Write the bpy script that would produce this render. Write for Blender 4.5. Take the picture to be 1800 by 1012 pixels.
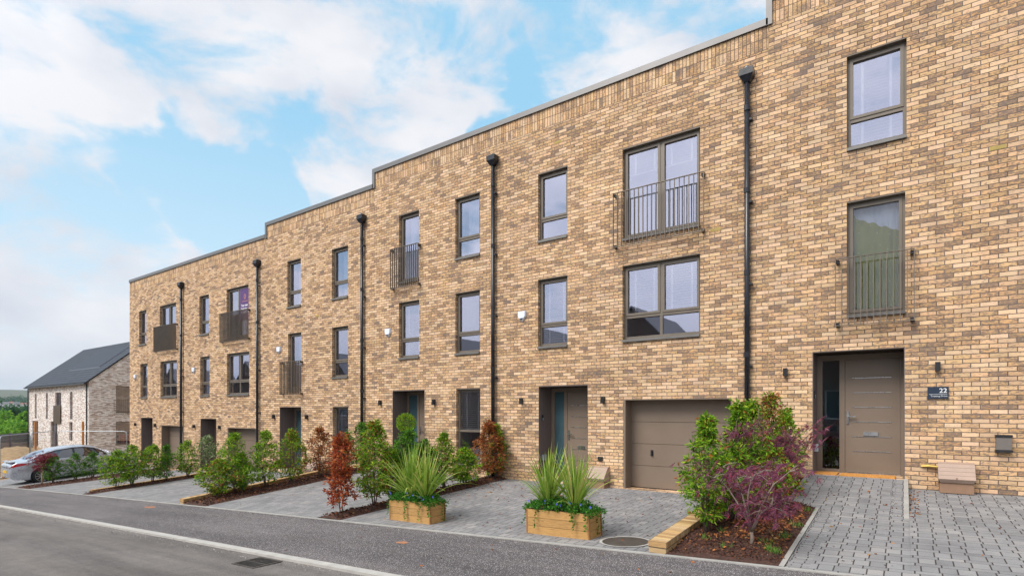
import bpy, bmesh, math, random
import numpy as np
from mathutils import Vector, Matrix, Euler
R = math.radians
S = bpy.context.scene
for o in list(bpy.data.objects): bpy.data.objects.remove(o)

# ------------------------------------------------------------------ camera
FPX, CXP, HYP = 966.0, 900.0, 722.0          # focal length, centre and horizon in the 1800 px photo
D, ZC = 11.615, 1.70                          # camera distance from the facade, eye height
cam = bpy.data.cameras.new('camera'); co = bpy.data.objects.new('camera', cam); S.collection.objects.link(co)
cam.sensor_width = 36; cam.lens = 36*FPX/1800; cam.shift_y = (HYP-506)/1800
cam.clip_start = .05; cam.clip_end = 20000
co.location = (0, -D, ZC); co.rotation_euler = (R(90), 0, R(35.4857))
S.camera = co
S.render.resolution_x = 1024; S.render.resolution_y = 575
TH = R(90-35.4857)
FWD = Vector((-math.cos(TH), math.sin(TH), 0)); RGT = Vector((math.sin(TH), math.cos(TH), 0))
def view_dir(px, py): return (FWD + RGT*((px-CXP)/FPX) + Vector((0, 0, (HYP-py)/FPX))).normalized()

# ------------------------------------------------------------------ sky, sun, exposure
SUN_EL, SUN_AZ = 48.0, 205.0                  # azimuth clockwise from +Y : behind the camera, slightly to its left
w = bpy.data.worlds.new('World'); S.world = w; w.use_nodes = True
nt = w.node_tree; nt.nodes.clear()
def N(t, tree=None, **k):
    n = (tree or nt).nodes.new(t)
    for a, b in k.items(): setattr(n, a, b)
    return n
def build_world():
    L = nt.links.new
    out = N('ShaderNodeOutputWorld'); bg = N('ShaderNodeBackground'); bg.inputs['Strength'].default_value = 0.124
    sky = N('ShaderNodeTexSky', sky_type='NISHITA', sun_disc=False)
    sky.sun_elevation = R(SUN_EL); sky.sun_rotation = R(SUN_AZ); sky.air_density = 1.0; sky.dust_density = 1.5; sky.ozone_density = 1.6
    tc = N('ShaderNodeTexCoord')
    sep = N('ShaderNodeSeparateXYZ'); L(tc.outputs['Generated'], sep.inputs[0])
    # gradual paling towards the horizon and a cyan cast higher up
    el = N('ShaderNodeMapRange'); el.inputs['From Min'].default_value = 0.0; el.inputs['From Max'].default_value = .46
    L(sep.outputs['Z'], el.inputs['Value'])
    tint = N('ShaderNodeMixRGB', blend_type='MIX'); tint.inputs['Color1'].default_value = (5.3, 6.2, 6.6, 1); tint.inputs['Color2'].default_value = (2.25, 4.35, 5.9, 1)
    L(el.outputs[0], tint.inputs['Fac'])
    skm = N('ShaderNodeMixRGB'); skm.inputs['Fac'].default_value = .85; L(sky.outputs[0], skm.inputs['Color1']); L(tint.outputs[0], skm.inputs['Color2'])
    # clouds: noise on the direction, thicker round a few cloud masses
    mp = N('ShaderNodeMapping'); mp.inputs['Scale'].default_value = (1, 1, 1.9); L(tc.outputs['Generated'], mp.inputs['Vector'])
    nz = N('ShaderNodeTexNoise'); nz.inputs['Scale'].default_value = 5.2; nz.inputs['Detail'].default_value = 9; nz.inputs['Roughness'].default_value = .6
    nz.inputs['Distortion'].default_value = .25
    L(mp.outputs[0], nz.inputs['Vector'])
    nzw = N('ShaderNodeTexNoise'); nzw.inputs['Scale'].default_value = 5; nzw.inputs['Detail'].default_value = 4
    L(tc.outputs['Generated'], nzw.inputs['Vector'])
    vs = N('ShaderNodeVectorMath', operation='SUBTRACT'); L(nzw.outputs['Color'], vs.inputs[0]); vs.inputs[1].default_value = (.5, .5, .5)
    sc = N('ShaderNodeVectorMath', operation='SCALE'); L(vs.outputs[0], sc.inputs[0]); sc.inputs['Scale'].default_value = .26
    ad = N('ShaderNodeVectorMath', operation='ADD'); L(tc.outputs['Generated'], ad.inputs[0]); L(sc.outputs[0], ad.inputs[1])
    nm = N('ShaderNodeVectorMath', operation='NORMALIZE'); L(ad.outputs[0], nm.inputs[0])
    acc = None
    blobs = [(-60,30,11,.55),(120,40,9,.55),(260,60,10,.6),(420,50,10,.6),(480,110,8,.5),(600,40,10,.6),(740,30,8,.6),(790,90,5,.5),(330,100,7,.5),(120,135,4,.42),(190,185,3,.3),
             (480,215,4,.45),(560,220,5,.5),(640,190,4,.4),(700,200,5,.35),(760,140,4,.4),(840,165,4,.45),(590,300,7,.5),(680,270,7,.45),(520,330,5,.3),
             (100,430,9,.9),(180,460,8,.8),(60,490,9,.7),(10,440,4,.5),(230,520,9,.3),(1000,20,10,.5),(1100,70,8,.5),(1250,20,9,.45),(940,40,6,.35),(950,180,6,-.6),
             (20,200,9,-.45),(150,300,10,-.4),(320,300,9,-.4),(400,380,8,-.25),(620,115,3.5,-.5),(570,105,2.5,-.3),(860,110,4,-.45),(690,150,3,-.2),(0,330,9,-.3),(900,150,5,-.5),(450,290,7,-.4),(300,190,6,-.35),(860,230,4,-.3),(700,150,3,-.3),(30,60,3,-.2),(1050,110,5,-.3),(600,320,8,.8),(560,215,6,.7),(480,220,5,.7),(700,230,6,.6),(360,300,3,-.3)]
    for px, py, rad, wt in blobs:
        wt *= (.62 if wt > 0 else .42)
        d = view_dir(px, py)
        dp = N('ShaderNodeVectorMath', operation='DOT_PRODUCT'); L(nm.outputs[0], dp.inputs[0]); dp.inputs[1].default_value = d
        mr = N('ShaderNodeMapRange', interpolation_type='SMOOTHERSTEP'); mr.inputs['From Min'].default_value = math.cos(R(rad*1.15)); mr.inputs['From Max'].default_value = 1.0
        mr.inputs['To Max'].default_value = wt; L(dp.outputs['Value'], mr.inputs['Value'])
        if acc is None: acc = mr.outputs[0]
        else:
            a = N('ShaderNodeMath', operation='ADD'); L(acc, a.inputs[0]); L(mr.outputs[0], a.inputs[1]); acc = a.outputs[0]
    cl = N('ShaderNodeMath', operation='MINIMUM'); L(acc, cl.inputs[0]); cl.inputs[1].default_value = .34
    hz = N('ShaderNodeMapRange'); hz.inputs['From Min'].default_value = .26; hz.inputs['From Max'].default_value = 0.02; hz.inputs['To Max'].default_value = .36
    L(sep.outputs['Z'], hz.inputs['Value'])
    # the part of the sky the photo does not show is fairly cloudy
    dpf = N('ShaderNodeVectorMath', operation='DOT_PRODUCT'); L(tc.outputs['Generated'], dpf.inputs[0]); dpf.inputs[1].default_value = view_dir(420, 250)
    bh = N('ShaderNodeMapRange'); bh.inputs['From Min'].default_value = .78; bh.inputs['From Max'].default_value = .1; bh.inputs['To Max'].default_value = .50
    L(dpf.outputs['Value'], bh.inputs['Value'])
    nA = N('ShaderNodeMath', operation='MULTIPLY_ADD'); L(nz.outputs['Fac'], nA.inputs[0]); nA.inputs[1].default_value = 2.3; nA.inputs[2].default_value = -.64
    s = nA.outputs[0]
    for o in (cl.outputs[0], hz.outputs[0], bh.outputs[0]):
        a = N('ShaderNodeMath', operation='ADD'); L(s, a.inputs[0]); L(o, a.inputs[1]); s = a.outputs[0]
    dens = N('ShaderNodeMapRange', interpolation_type='SMOOTHSTEP'); dens.inputs['From Min'].default_value = .52; dens.inputs['From Max'].default_value = .98
    L(s, dens.inputs['Value'])
    n2 = N('ShaderNodeTexNoise'); n2.inputs['Scale'].default_value = 5.5; n2.inputs['Detail'].default_value = 6
    mp2 = N('ShaderNodeMapping'); mp2.inputs['Location'].default_value = (.03, .02, -.05); mp2.inputs['Scale'].default_value = (1, 1, 1.9)
    L(tc.outputs['Generated'], mp2.inputs['Vector']); L(mp2.outputs[0], n2.inputs['Vector'])
    cc = N('ShaderNodeValToRGB'); cc.color_ramp.elements[0].position = .3; cc.color_ramp.elements[0].color = (4.1, 4.35, 4.9, 1)
    cc.color_ramp.elements[1].position = .62; cc.color_ramp.elements[1].color = (5.45, 5.5, 5.75, 1)
    L(n2.outputs['Fac'], cc.inputs['Fac'])
    dps = N('ShaderNodeVectorMath', operation='DOT_PRODUCT'); L(tc.outputs['Generated'], dps.inputs[0])
    dps.inputs[1].default_value = (math.sin(R(SUN_AZ))*math.cos(R(SUN_EL)), math.cos(R(SUN_AZ))*math.cos(R(SUN_EL)), math.sin(R(SUN_EL)))
    gm = N('ShaderNodeMapRange', interpolation_type='SMOOTHSTEP'); gm.inputs['From Min'].default_value = .35; gm.inputs['From Max'].default_value = 1.0; gm.inputs['To Min'].default_value = 1.0; gm.inputs['To Max'].default_value = 1.9
    L(dps.outputs['Value'], gm.inputs['Value'])
    cg = N('ShaderNodeVectorMath', operation='SCALE'); L(cc.outputs[0], cg.inputs[0]); L(gm.outputs[0], cg.inputs['Scale'])
    mix = N('ShaderNodeMixRGB'); L(dens.outputs[0], mix.inputs['Fac']); L(skm.outputs[0], mix.inputs['Color1']); L(cg.outputs[0], mix.inputs['Color2'])
    L(mix.outputs[0], bg.inputs['Color']); L(bg.outputs[0], out.inputs[0])
build_world()
sl = bpy.data.lights.new('sun', 'SUN'); sl.energy = 2.8; sl.angle = R(32); sl.color = (1.0, .95, .88)
so = bpy.data.objects.new('sun', sl); S.collection.objects.link(so)
sd = Vector((math.sin(R(SUN_AZ))*math.cos(R(SUN_EL)), math.cos(R(SUN_AZ))*math.cos(R(SUN_EL)), math.sin(R(SUN_EL))))
so.rotation_euler = sd.to_track_quat('Z', 'Y').to_euler(); so.location = (0, -20, 30)
S.view_settings.view_transform = 'Standard'; S.view_settings.look = 'None'; S.view_settings.exposure = 0.44; S.view_settings.gamma = 1
S.render.engine = 'CYCLES'
S.cycles.max_bounces = 8; S.cycles.transparent_max_bounces = 16

# ------------------------------------------------------------------ helpers
def wloc(o):
    v = Vector((0, 0, 0))
    while o: v += o.location; o = o.parent
    return v
class MB:
    def __init__(s): s.v = []; s.f = []; s.uv = []; s.mi = []
    def face(s, pts, uvs=None, mi=0):
        n = len(s.v); s.v += [tuple(p) for p in pts]; s.f.append(tuple(range(n, n+len(pts))))
        s.uv += uvs if uvs else [(0, 0)]*len(pts); s.mi.append(mi)
    def box(s, x0, x1, y0, y1, z0, z1, mi=0, skip=''):
        P = lambda a, b, c: ((x0, x1)[a], (y0, y1)[b], (z0, z1)[c])
        for key, q, pr in (('-y', [(0,0,0),(1,0,0),(1,0,1),(0,0,1)], 'xz'), ('+y', [(1,1,0),(0,1,0),(0,1,1),(1,1,1)], 'xz'), ('-x', [(0,1,0),(0,0,0),(0,0,1),(0,1,1)], 'yz'),
                     ('+x', [(1,0,0),(1,1,0),(1,1,1),(1,0,1)], 'yz'), ('-z', [(0,1,0),(1,1,0),(1,0,0),(0,0,0)], 'xy'), ('+z', [(0,0,1),(1,0,1),(1,1,1),(0,1,1)], 'xy')):
            if key in skip: continue
            pts = [P(*c) for c in q]; ix = {'x': 0, 'y': 1, 'z': 2}
            s.face(pts, [(p[ix[pr[0]]], p[ix[pr[1]]]) for p in pts], mi)
    def tube(s, pts, rad, n=8, cap=True, mi=0):
        pts = [Vector(p) for p in pts]; rr = rad if hasattr(rad, '__len__') else [rad]*len(pts)
        rings = []
        for i, p in enumerate(pts):
            t = (pts[min(i+1, len(pts)-1)]-pts[max(i-1, 0)])
            t = t.normalized() if t.length > 1e-9 else Vector((0, 0, 1))
            a = t.cross(Vector((0, 0, 1)) if abs(t.z) < .9 else Vector((1, 0, 0))).normalized(); b = t.cross(a)
            rings.append([p+(a*math.cos(2*math.pi*k/n)+b*math.sin(2*math.pi*k/n))*rr[i] for k in range(n)])
        base = len(s.v)
        for r_ in rings: s.v += [tuple(q) for q in r_]
        for i in range(len(pts)-1):
            for k in range(n):
                k2 = (k+1) % n
                s.f.append((base+i*n+k2, base+i*n+k, base+(i+1)*n+k, base+(i+1)*n+k2)); s.uv += [(k/n, i), (k/n, i), (k/n, i+1), (k/n, i+1)]; s.mi.append(mi)
        if cap:
            s.f.append(tuple(base+k for k in range(n))); s.uv += [(0, 0)]*n; s.mi.append(mi)
            s.f.append(tuple(base+(len(pts)-1)*n+k for k in reversed(range(n)))); s.uv += [(0, 0)]*n; s.mi.append(mi)
    def lathe(s, prof, c=(0, 0, 0), n=20, axis='z'):
        for i in range(len(prof)-1):
            (r0, z0), (r1, z1) = prof[i], prof[i+1]
            for k in range(n):
                a0, a1 = 2*math.pi*k/n, 2*math.pi*(k+1)/n
                def pt(r_, z_, a):
                    if axis == 'z': return (c[0]+r_*math.cos(a), c[1]+r_*math.sin(a), c[2]+z_)
                    return (c[0]+z_, c[1]+r_*math.cos(a), c[2]+r_*math.sin(a))
                s.face([pt(r0, z0, a0), pt(r0, z0, a1), pt(r1, z1, a1), pt(r1, z1, a0)])
    def quads(s, arr):      # numpy (n,4,3)
        n = len(s.v); k = len(arr)
        s.v += [tuple(p) for p in arr.reshape(-1, 3).tolist()]
        s.f += [(n+4*i, n+4*i+1, n+4*i+2, n+4*i+3) for i in range(k)]; s.uv += [(0, 0), (1, 0), (1, 1), (0, 1)]*k; s.mi += [0]*k
    def build(s, name, mat, parent=None, local=False, smooth=False, bevel=0, merge=False):
        me = bpy.data.meshes.new(name)
        v = s.v
        if parent is not None and not local:
            off = wloc(parent); v = [(p[0]-off.x, p[1]-off.y, p[2]-off.z) for p in v]
        me.from_pydata(v, [], s.f)
        uvl = me.uv_layers.new(name='UVMap')
        uvl.data.foreach_set('uv', np.array(s.uv, dtype=np.float32).ravel())
        for m in (mat if isinstance(mat, (list, tuple)) else [mat]): me.materials.append(m)
        me.polygons.foreach_set('material_index', s.mi)
        if smooth: me.polygons.foreach_set('use_smooth', [True]*len(me.polygons))
        me.update()
        if merge:
            bm = bmesh.new(); bm.from_mesh(me); bmesh.ops.remove_doubles(bm, verts=bm.verts, dist=1e-4); bmesh.ops.recalc_face_normals(bm, faces=bm.faces if merge == 'n' else []); bm.to_mesh(me); bm.free()
        o = bpy.data.objects.new(name, me); S.collection.objects.link(o)
        if parent is not None: o.parent = parent
        if bevel:
            m = o.modifiers.new('b', 'BEVEL'); m.width = bevel; m.segments = 2; m.limit_method = 'ANGLE'
        return o
def empty(name, loc, rz=0):
    o = bpy.data.objects.new(name, None); o.empty_display_size = .2; o.location = loc; o.rotation_euler = (0, 0, rz); S.collection.objects.link(o); return o
def tag(o, label=None, cat=None, group=None, kind=None):
    if label: o['label'] = label
    if cat: o['category'] = cat
    if group: o['group'] = group
    if kind: o['kind'] = kind
    return o
def copy_tree(o, parent=None):
    c = o.copy(); S.collection.objects.link(c); c.parent = parent
    for ch in o.children: copy_tree(ch, c)
    return c
def textmesh(name, body, size, loc, mat, parent, align='LEFT', rot=(R(90), 0, 0), extr=.0015, bold=0.0, sx=1.0):
    cu = bpy.data.curves.new(name, 'FONT'); cu.body = body; cu.size = size; cu.extrude = extr; cu.align_x = align; cu.offset = bold
    t = bpy.data.objects.new(name+'_tmp', cu); S.collection.objects.link(t)
    me = bpy.data.meshes.new_from_object(t.evaluated_get(bpy.context.evaluated_depsgraph_get()))
    bpy.data.objects.remove(t)
    o = bpy.data.objects.new(name, me); S.collection.objects.link(o); me.materials.clear(); me.materials.append(mat)
    me.transform(Matrix.Translation(Vector(loc)-(wloc(parent) if parent else Vector())) @ Euler(rot).to_matrix().to_4x4() @ Matrix.Diagonal((sx, 1, 1, 1)))
    o.parent = parent
    return o

# ------------------------------------------------------------------ materials
class MT:
    def __init__(s, name):
        s.m = bpy.data.materials.new(name); s.m.use_nodes = True; s.t = s.m.node_tree; s.t.nodes.clear()
        s.out = s.n('ShaderNodeOutputMaterial'); s.p = s.n('ShaderNodeBsdfPrincipled'); s.l(s.p.outputs[0], s.out.inputs[0])
    def n(s, t, **k):
        n = s.t.nodes.new(t)
        for a, b in k.items(): setattr(n, a, b)
        return n
    def l(s, a, b): s.t.links.new(a, b)
    def val(s, sock, v):
        if hasattr(v, 'is_output') or isinstance(v, bpy.types.NodeSocket): s.l(v, sock)
        else: sock.default_value = v
    def math(s, op, a, b=None, c=None, clamp=False):
        n = s.n('ShaderNodeMath', operation=op, use_clamp=clamp); s.val(n.inputs[0], a)
        if b is not None: s.val(n.inputs[1], b)
        if c is not None: s.val(n.inputs[2], c)
        return n.outputs[0]
    def noise(s, scale, detail=4, rough=.55, vec=None, dist=0, out='Fac'):
        n = s.n('ShaderNodeTexNoise'); n.inputs['Scale'].default_value = scale; n.inputs['Detail'].default_value = detail; n.inputs['Roughness'].default_value = rough; n.inputs['Distortion'].default_value = dist
        if vec is not None: s.l(vec, n.inputs['Vector'])
        return n.outputs[out]
    def obj(s): return s.n('ShaderNodeTexCoord').outputs['Object']
    def uv(s): return s.n('ShaderNodeTexCoord').outputs['UV']
    def mapping(s, vec, scale=(1, 1, 1), rot=(0, 0, 0)):
        n = s.n('ShaderNodeMapping'); s.l(vec, n.inputs['Vector']); n.inputs['Scale'].default_value = scale; n.inputs['Rotation'].default_value = rot; return n.outputs[0]
    def ramp(s, fac, stops, interp='LINEAR'):
        n = s.n('ShaderNodeValToRGB'); n.color_ramp.interpolation = interp; e = n.color_ramp.elements
        while len(e) < len(stops): e.new(.5)
        for i, (p, c) in enumerate(stops): e[i].position = p; e[i].color = (*c, 1) if len(c) == 3 else c
        s.l(fac, n.inputs[0]); return n.outputs[0]
    def mix(s, fac, a, b, mode='MIX'):
        n = s.n('ShaderNodeMixRGB', blend_type=mode); s.val(n.inputs[0], fac)
        s.val(n.inputs[1], (*a, 1) if isinstance(a, tuple) and len(a) == 3 else a); s.val(n.inputs[2], (*b, 1) if isinstance(b, tuple) and len(b) == 3 else b); return n.outputs[0]
    def mr(s, v, a, b, c=0., d=1., sm=False):
        n = s.n('ShaderNodeMapRange', interpolation_type='SMOOTHSTEP' if sm else 'LINEAR'); s.val(n.inputs['Value'], v)
        for k, x in zip(('From Min', 'From Max', 'To Min', 'To Max'), (a, b, c, d)): s.val(n.inputs[k], x)
        return n.outputs[0]
    def bump(s, h, strength=.5, dist=.01):
        n = s.n('ShaderNodeBump'); n.inputs['Strength'].default_value = strength; n.inputs['Distance'].default_value = dist; s.l(h, n.inputs['Height']); s.l(n.outputs[0], s.p.inputs['Normal'])
    def set(s, color=None, rough=None, metal=None, spec=None):
        if color is not None: s.val(s.p.inputs['Base Color'], (*color, 1) if isinstance(color, tuple) and len(color) == 3 else color)
        if rough is not None: s.val(s.p.inputs['Roughness'], rough)
        if metal is not None: s.p.inputs['Metallic'].default_value = metal
        if spec is not None: s.p.inputs['Specular IOR Level'].default_value = spec
        return s.m

def plain(name, col, rough=.5, metal=0, var=.12, nscale=3, bump=0, bscale=60, spec=.5):
    m = MT(name); o = m.obj()
    n = m.noise(nscale, 5, .6, o)
    a = tuple(c*(1-var) for c in col); b = tuple(min(1, c*(1+var)) for c in col)
    c = m.ramp(n, [(.3, a), (.7, b)])
    if bump: m.bump(m.noise(bscale, 3, .6, o), bump, .003)
    m.set(c, m.mr(n, .3, .7, max(.02, rough-.06), min(1, rough+.06)), metal, spec)
    return m.m

def brick_mat(name, stops, mortar, bw=.225, bh=.075, cluster=.45, vertical=False, off=.5, mott=.72, bias=0., mg=None, bstr=.7, bloom=False):
    m = MT(name); uv = m.uv()
    wv = m.noise(9, 3, .6, uv, out='Color'); ws = m.n('ShaderNodeVectorMath', operation='SUBTRACT'); m.l(wv, ws.inputs[0]); ws.inputs[1].default_value = (.5, .5, .5)
    wsc = m.n('ShaderNodeVectorMath', operation='SCALE'); m.l(ws.outputs[0], wsc.inputs[0]); wsc.inputs['Scale'].default_value = .011
    ad = m.n('ShaderNodeVectorMath', operation='ADD'); m.l(uv, ad.inputs[0]); m.l(wsc.outputs[0], ad.inputs[1])
    sp = m.n('ShaderNodeSeparateXYZ'); m.l(ad.outputs[0], sp.inputs[0])
    u, v = sp.outputs[0], sp.outputs[1]
    if vertical: bw, bh, off = .075, .225, 0
    vr = m.math('DIVIDE', v, bh); row = m.math('FLOOR', vr); fv = m.math('FRACT', vr)
    jit = m.n('ShaderNodeTexWhiteNoise', noise_dimensions='1D'); m.l(row, jit.inputs['W'])
    sh = m.math('ADD', m.math('MULTIPLY', m.math('FLOORED_MODULO', row, 2.), off), m.math('MULTIPLY', jit.outputs['Value'], .09 if off else 0.))
    ur = m.math('ADD', m.math('DIVIDE', u, bw), sh); col = m.math('FLOOR', ur); fu = m.math('FRACT', ur)
    cb = m.n('ShaderNodeCombineXYZ'); m.l(col, cb.inputs[0]); m.l(row, cb.inputs[1])
    wn = m.n('ShaderNodeTexWhiteNoise', noise_dimensions='2D'); m.l(cb.outputs[0], wn.inputs['Vector'])
    r = wn.outputs['Value']; wc = m.n('ShaderNodeSeparateXYZ'); m.l(wn.outputs['Color'], wc.inputs[0])
    def edge(f, j):   # 1 inside the brick
        return m.math('MULTIPLY', m.mr(f, j*.35, j*.75, sm=True), m.mr(f, 1-j*.35, 1-j*.75, sm=True))
    ins = m.math('MULTIPLY', edge(fu, .010/bw*1.15), edge(fv, .010/bh*1.15))
    cl = m.noise(2.3, 3, .6, m.mapping(uv, (.7, 1.3, 1)))
    r2 = m.math('ADD', m.math('MULTIPLY', r, 1-cluster), m.math('MULTIPLY', m.mr(cl, .36, .66), cluster), clamp=True)
    r2 = m.math('ADD', r2, bias, clamp=True)
    c = m.ramp(r2, stops)
    # hue drift from brick to brick
    hs = m.n('ShaderNodeHueSaturation'); m.l(c, hs.inputs['Color']); m.val(hs.inputs['Hue'], m.mr(wc.outputs[1], 0, 1, .494, .506)); m.val(hs.inputs['Value'], m.mr(wc.outputs[2], 0, 1, .82, 1.12))
    m.val(hs.inputs['Saturation'], m.mr(wc.outputs[0], 0, 1, .85, 1.15))
    c = hs.outputs[0]
    # sooty drag marks within a brick
    cb2 = m.n('ShaderNodeCombineXYZ'); m.l(m.math('MULTIPLY', u, 1.0), cb2.inputs[0]); m.l(m.math('MULTIPLY', v, 2.6), cb2.inputs[1]); m.l(m.math('MULTIPLY', r, 17.), cb2.inputs[2])
    mo = m.noise(17, 5, .68, cb2.outputs[0])
    thr = m.mr(r2, .25, .85, .585, .42)
    mk = m.mr(m.math('SUBTRACT', mo, thr), -.02, .09, 0, mott)
    c = m.mix(mk, c, tuple(x*.8 for x in stops[-1][1]))
    mg = mg or mortar
    mcol = m.ramp(m.noise(.7, 3, .6, uv), [(.35, mortar), (.65, mg)])
    c = m.mix(ins, mcol, c)
    if bloom:      # lime bloom and rain run-off marks
        bl = m.noise(1.7, 6, .7, uv); sm_ = m.noise(22, 4, .7, uv)
        c = m.mix(m.math('MULTIPLY', m.mr(bl, .60, .74, 0, 1, True), m.mr(sm_, .48, .62, 0, .55, True)), c, (.62, .58, .54))
        ru = m.noise(3.2, 5, .65, m.mapping(uv, (1.6, .22, 1)))
        c = m.mix(1., c, m.ramp(ru, [(.30, (.86, .85, .85)), (.5, (1, 1, 1)), (.75, (1.05, 1.04, 1.03))]), 'MULTIPLY')
    # weather streaks at metre scale
    big = m.noise(.45, 4, .6, m.mapping(uv, (1, .6, 1)))
    c = m.mix(1., c, m.ramp(big, [(.3, (.90, .90, .91)), (.7, (1.05, 1.04, 1.02))]), 'MULTIPLY')
    fine = m.noise(160, 2, .6, uv)
    c = m.mix(.5, c, m.ramp(fine, [(.3, (.8, .8, .8)), (.7, (1.15, 1.15, 1.15))]), 'MULTIPLY')
    m.bump(m.math('ADD', m.math('ADD', ins, m.math('MULTIPLY', mo, .35)), m.math('ADD', m.math('MULTIPLY', fine, .12), m.math('MULTIPLY', wc.outputs[0], .25))), bstr, .006)
    return m.set(c, .88, 0, .25)

BUFF = [(0, (.73, .475, .265)), (.5, (.69, .44, .238)), (.79, (.61, .385, .21)), (.87, (.51, .33, .195)), (.94, (.38, .265, .185)), (1, (.24, .18, .15))]
M = {}
M['brick'] = brick_mat('buff_brick', BUFF, (.13, .095, .075), mg=(.20, .16, .138), cluster=.20, mott=.8, bloom=True)
M['soldier'] = brick_mat('buff_soldier_brick', BUFF, (.155, .115, .085), vertical=True, bias=.06)
M['white_brick'] = brick_mat('pale_brick', [(0, (.84, .80, .77)), (.45, (.72, .67, .63)), (.68, (.58, .47, .40)), (.84, (.48, .36, .30)), (1, (.30, .25, .23))], (.62, .60, .58), cluster=.2, mott=.3)
M['red_brick'] = brick_mat('brown_brick', [(0, (.20, .11, .08)), (.6, (.15, .08, .06)), (1, (.08, .05, .04))], (.2, .17, .15))
M['edge_brick'] = brick_mat('edging_brick', [(0, (.62, .40, .18)), (.6, (.52, .33, .15)), (1, (.34, .22, .12))], (.16, .12, .08), bw=.215, bh=.075, off=0, cluster=.2, mott=.3)
M['coping'] = plain('coping_metal', (.165, .158, .155), .42, .35, .06, 1.2)
M['frame'] = plain('frame_brown', (.155, .128, .10), .45, .1, .08, 2)
M['frame_dark'] = plain('lining_dark_brown', (.05, .042, .038), .6, 0, .1, 2)
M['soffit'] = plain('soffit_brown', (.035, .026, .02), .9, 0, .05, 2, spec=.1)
M['sill'] = plain('sill_metal', (.17, .16, .15), .42, .3, .08, 3)
M['door'] = plain('door_brown', (.20, .150, .112), .42, 0, .05, 1.5, .15, 220)
M['pipe'] = plain('pipe_black', (.012, .014, .02), .28, 0, .1, 4)
M['black'] = plain('black_plastic', (.015, .015, .018), .4, 0, .1, 4)
M['chrome'] = plain('brushed_steel', (.55, .55, .56), .28, .95, .05, 8)
M['alarm'] = plain('alarm_white', (.72, .76, .86), .35, 0, .03, 4)
M['white'] = plain('white_paint', (.75, .76, .76), .5, 0, .03, 4)
M['bluegrey'] = plain('plate_slate', (.018, .03, .055), .35, 0, .1, 4)
M['rail'] = plain('railing_metal', (.175, .142, .112), .42, .3, .1, 5)
M['roomwall'] = plain('room_wall', (.62, .70, .69), .9, 0, .03, 1)
M['blind'] = plain('blind_slats', (.85, .86, .88), .5, 0, .03, 2)
M['curtain_white'] = plain('white_curtain', (.62, .66, .72), .9, 0, .05, 3)
M['sky_sheet'] = plain('sky_reflection_sheet', (.78, .82, 1.0), .9, 0, .05, 3)  # lavender tone standing in for sky reflected in the pane
M['purple'] = plain('purple_board', (.085, .03, .15), .5, 0, .08, 4)
M['orange'] = plain('orange_print', (.7, .3, .12), .6)
M['meter'] = plain('meter_box_brown', (.36, .255, .20), .6, 0, .08, 6, .1, 90)
M['meter_base'] = plain('meter_base_brown', (.27, .16, .10), .65, 0, .1, 6)
M['brass'] = plain('brass_pipe', (.5, .36, .10), .4, .8)
M['cowl'] = plain('cowl_grey', (.15, .13, .115), .55)
M['mat'] = plain('coir_mat', (.56, .25, .055), .95, 0, .2, 25, .8, 300)
M['vent'] = plain('vent_buff', (.42, .31, .10), .8)
M['terracotta'] = plain('terracotta', (.35, .14, .07), .8)
M['bark'] = plain('bark', (.14, .10, .075), .9, 0, .3, 12, .6, 80)
M['bark_pale'] = plain('bark_pale', (.42, .33, .27), .85, 0, .25, 12, .5, 80)
M['bark_mid'] = plain('bark_mid', (.26, .20, .165), .85, 0, .25, 12, .5, 80)
M['cane'] = plain('pale_trunk', (.60, .44, .25), .8, 0, .2, 12)
M['soil'] = plain('soil', (.035, .024, .017), 1, 0, .4, 25, 1, 60)
M['roof_felt'] = plain('roof_felt', (.10, .10, .105), .9)
M['iron'] = plain('cast_iron', (.085, .075, .065), .6, .5, .4, 12, .6, 90)
M['concrete'] = plain('concrete', (.40, .38, .35), .85, 0, .14, 5, .4, 90)
M['edging'] = plain('edging_concrete', (.34, .325, .30), .9, 0, .15, 4, .4, 90)
M['sealant'] = plain('joint_sealant', (.55, .38, .20), .8)
M['post'] = plain('orange_timber', (.42, .17, .035), .8, 0, .2, 6)
M['galv'] = plain('galvanised', (.42, .46, .50), .4, .7, .08, 6)
M['fence'] = plain('slat_fence', (.12, .10, .13), .75, 0, .2, 4)
M['earth'] = plain('bare_earth', (.30, .19, .09), 1, 0, .3, 3, .8, 20)
M['rust'] = plain('rust_patch', (.36, .16, .08), .9, 0, .2, 14)

def cladding():
    m = MT('door_cladding'); uv = m.uv(); sp = m.n('ShaderNodeSeparateXYZ'); m.l(uv, sp.inputs[0])
    f = m.math('FRACT', m.math('DIVIDE', sp.outputs[0], .105))
    g = m.mr(f, .0, .06, 0, 1, True)
    n = m.noise(14, 4, .6, m.mapping(uv, (6, .4, 1)))
    m.bump(m.math('ADD', g, m.math('MULTIPLY', n, .2)), .8, .008)
    return m.set(m.mix(g, (.02, .016, .015), m.ramp(n, [(.3, (.125, .098, .090)), (.7, (.165, .130, .120))])), .6)
M['clad'] = cladding()

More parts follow.
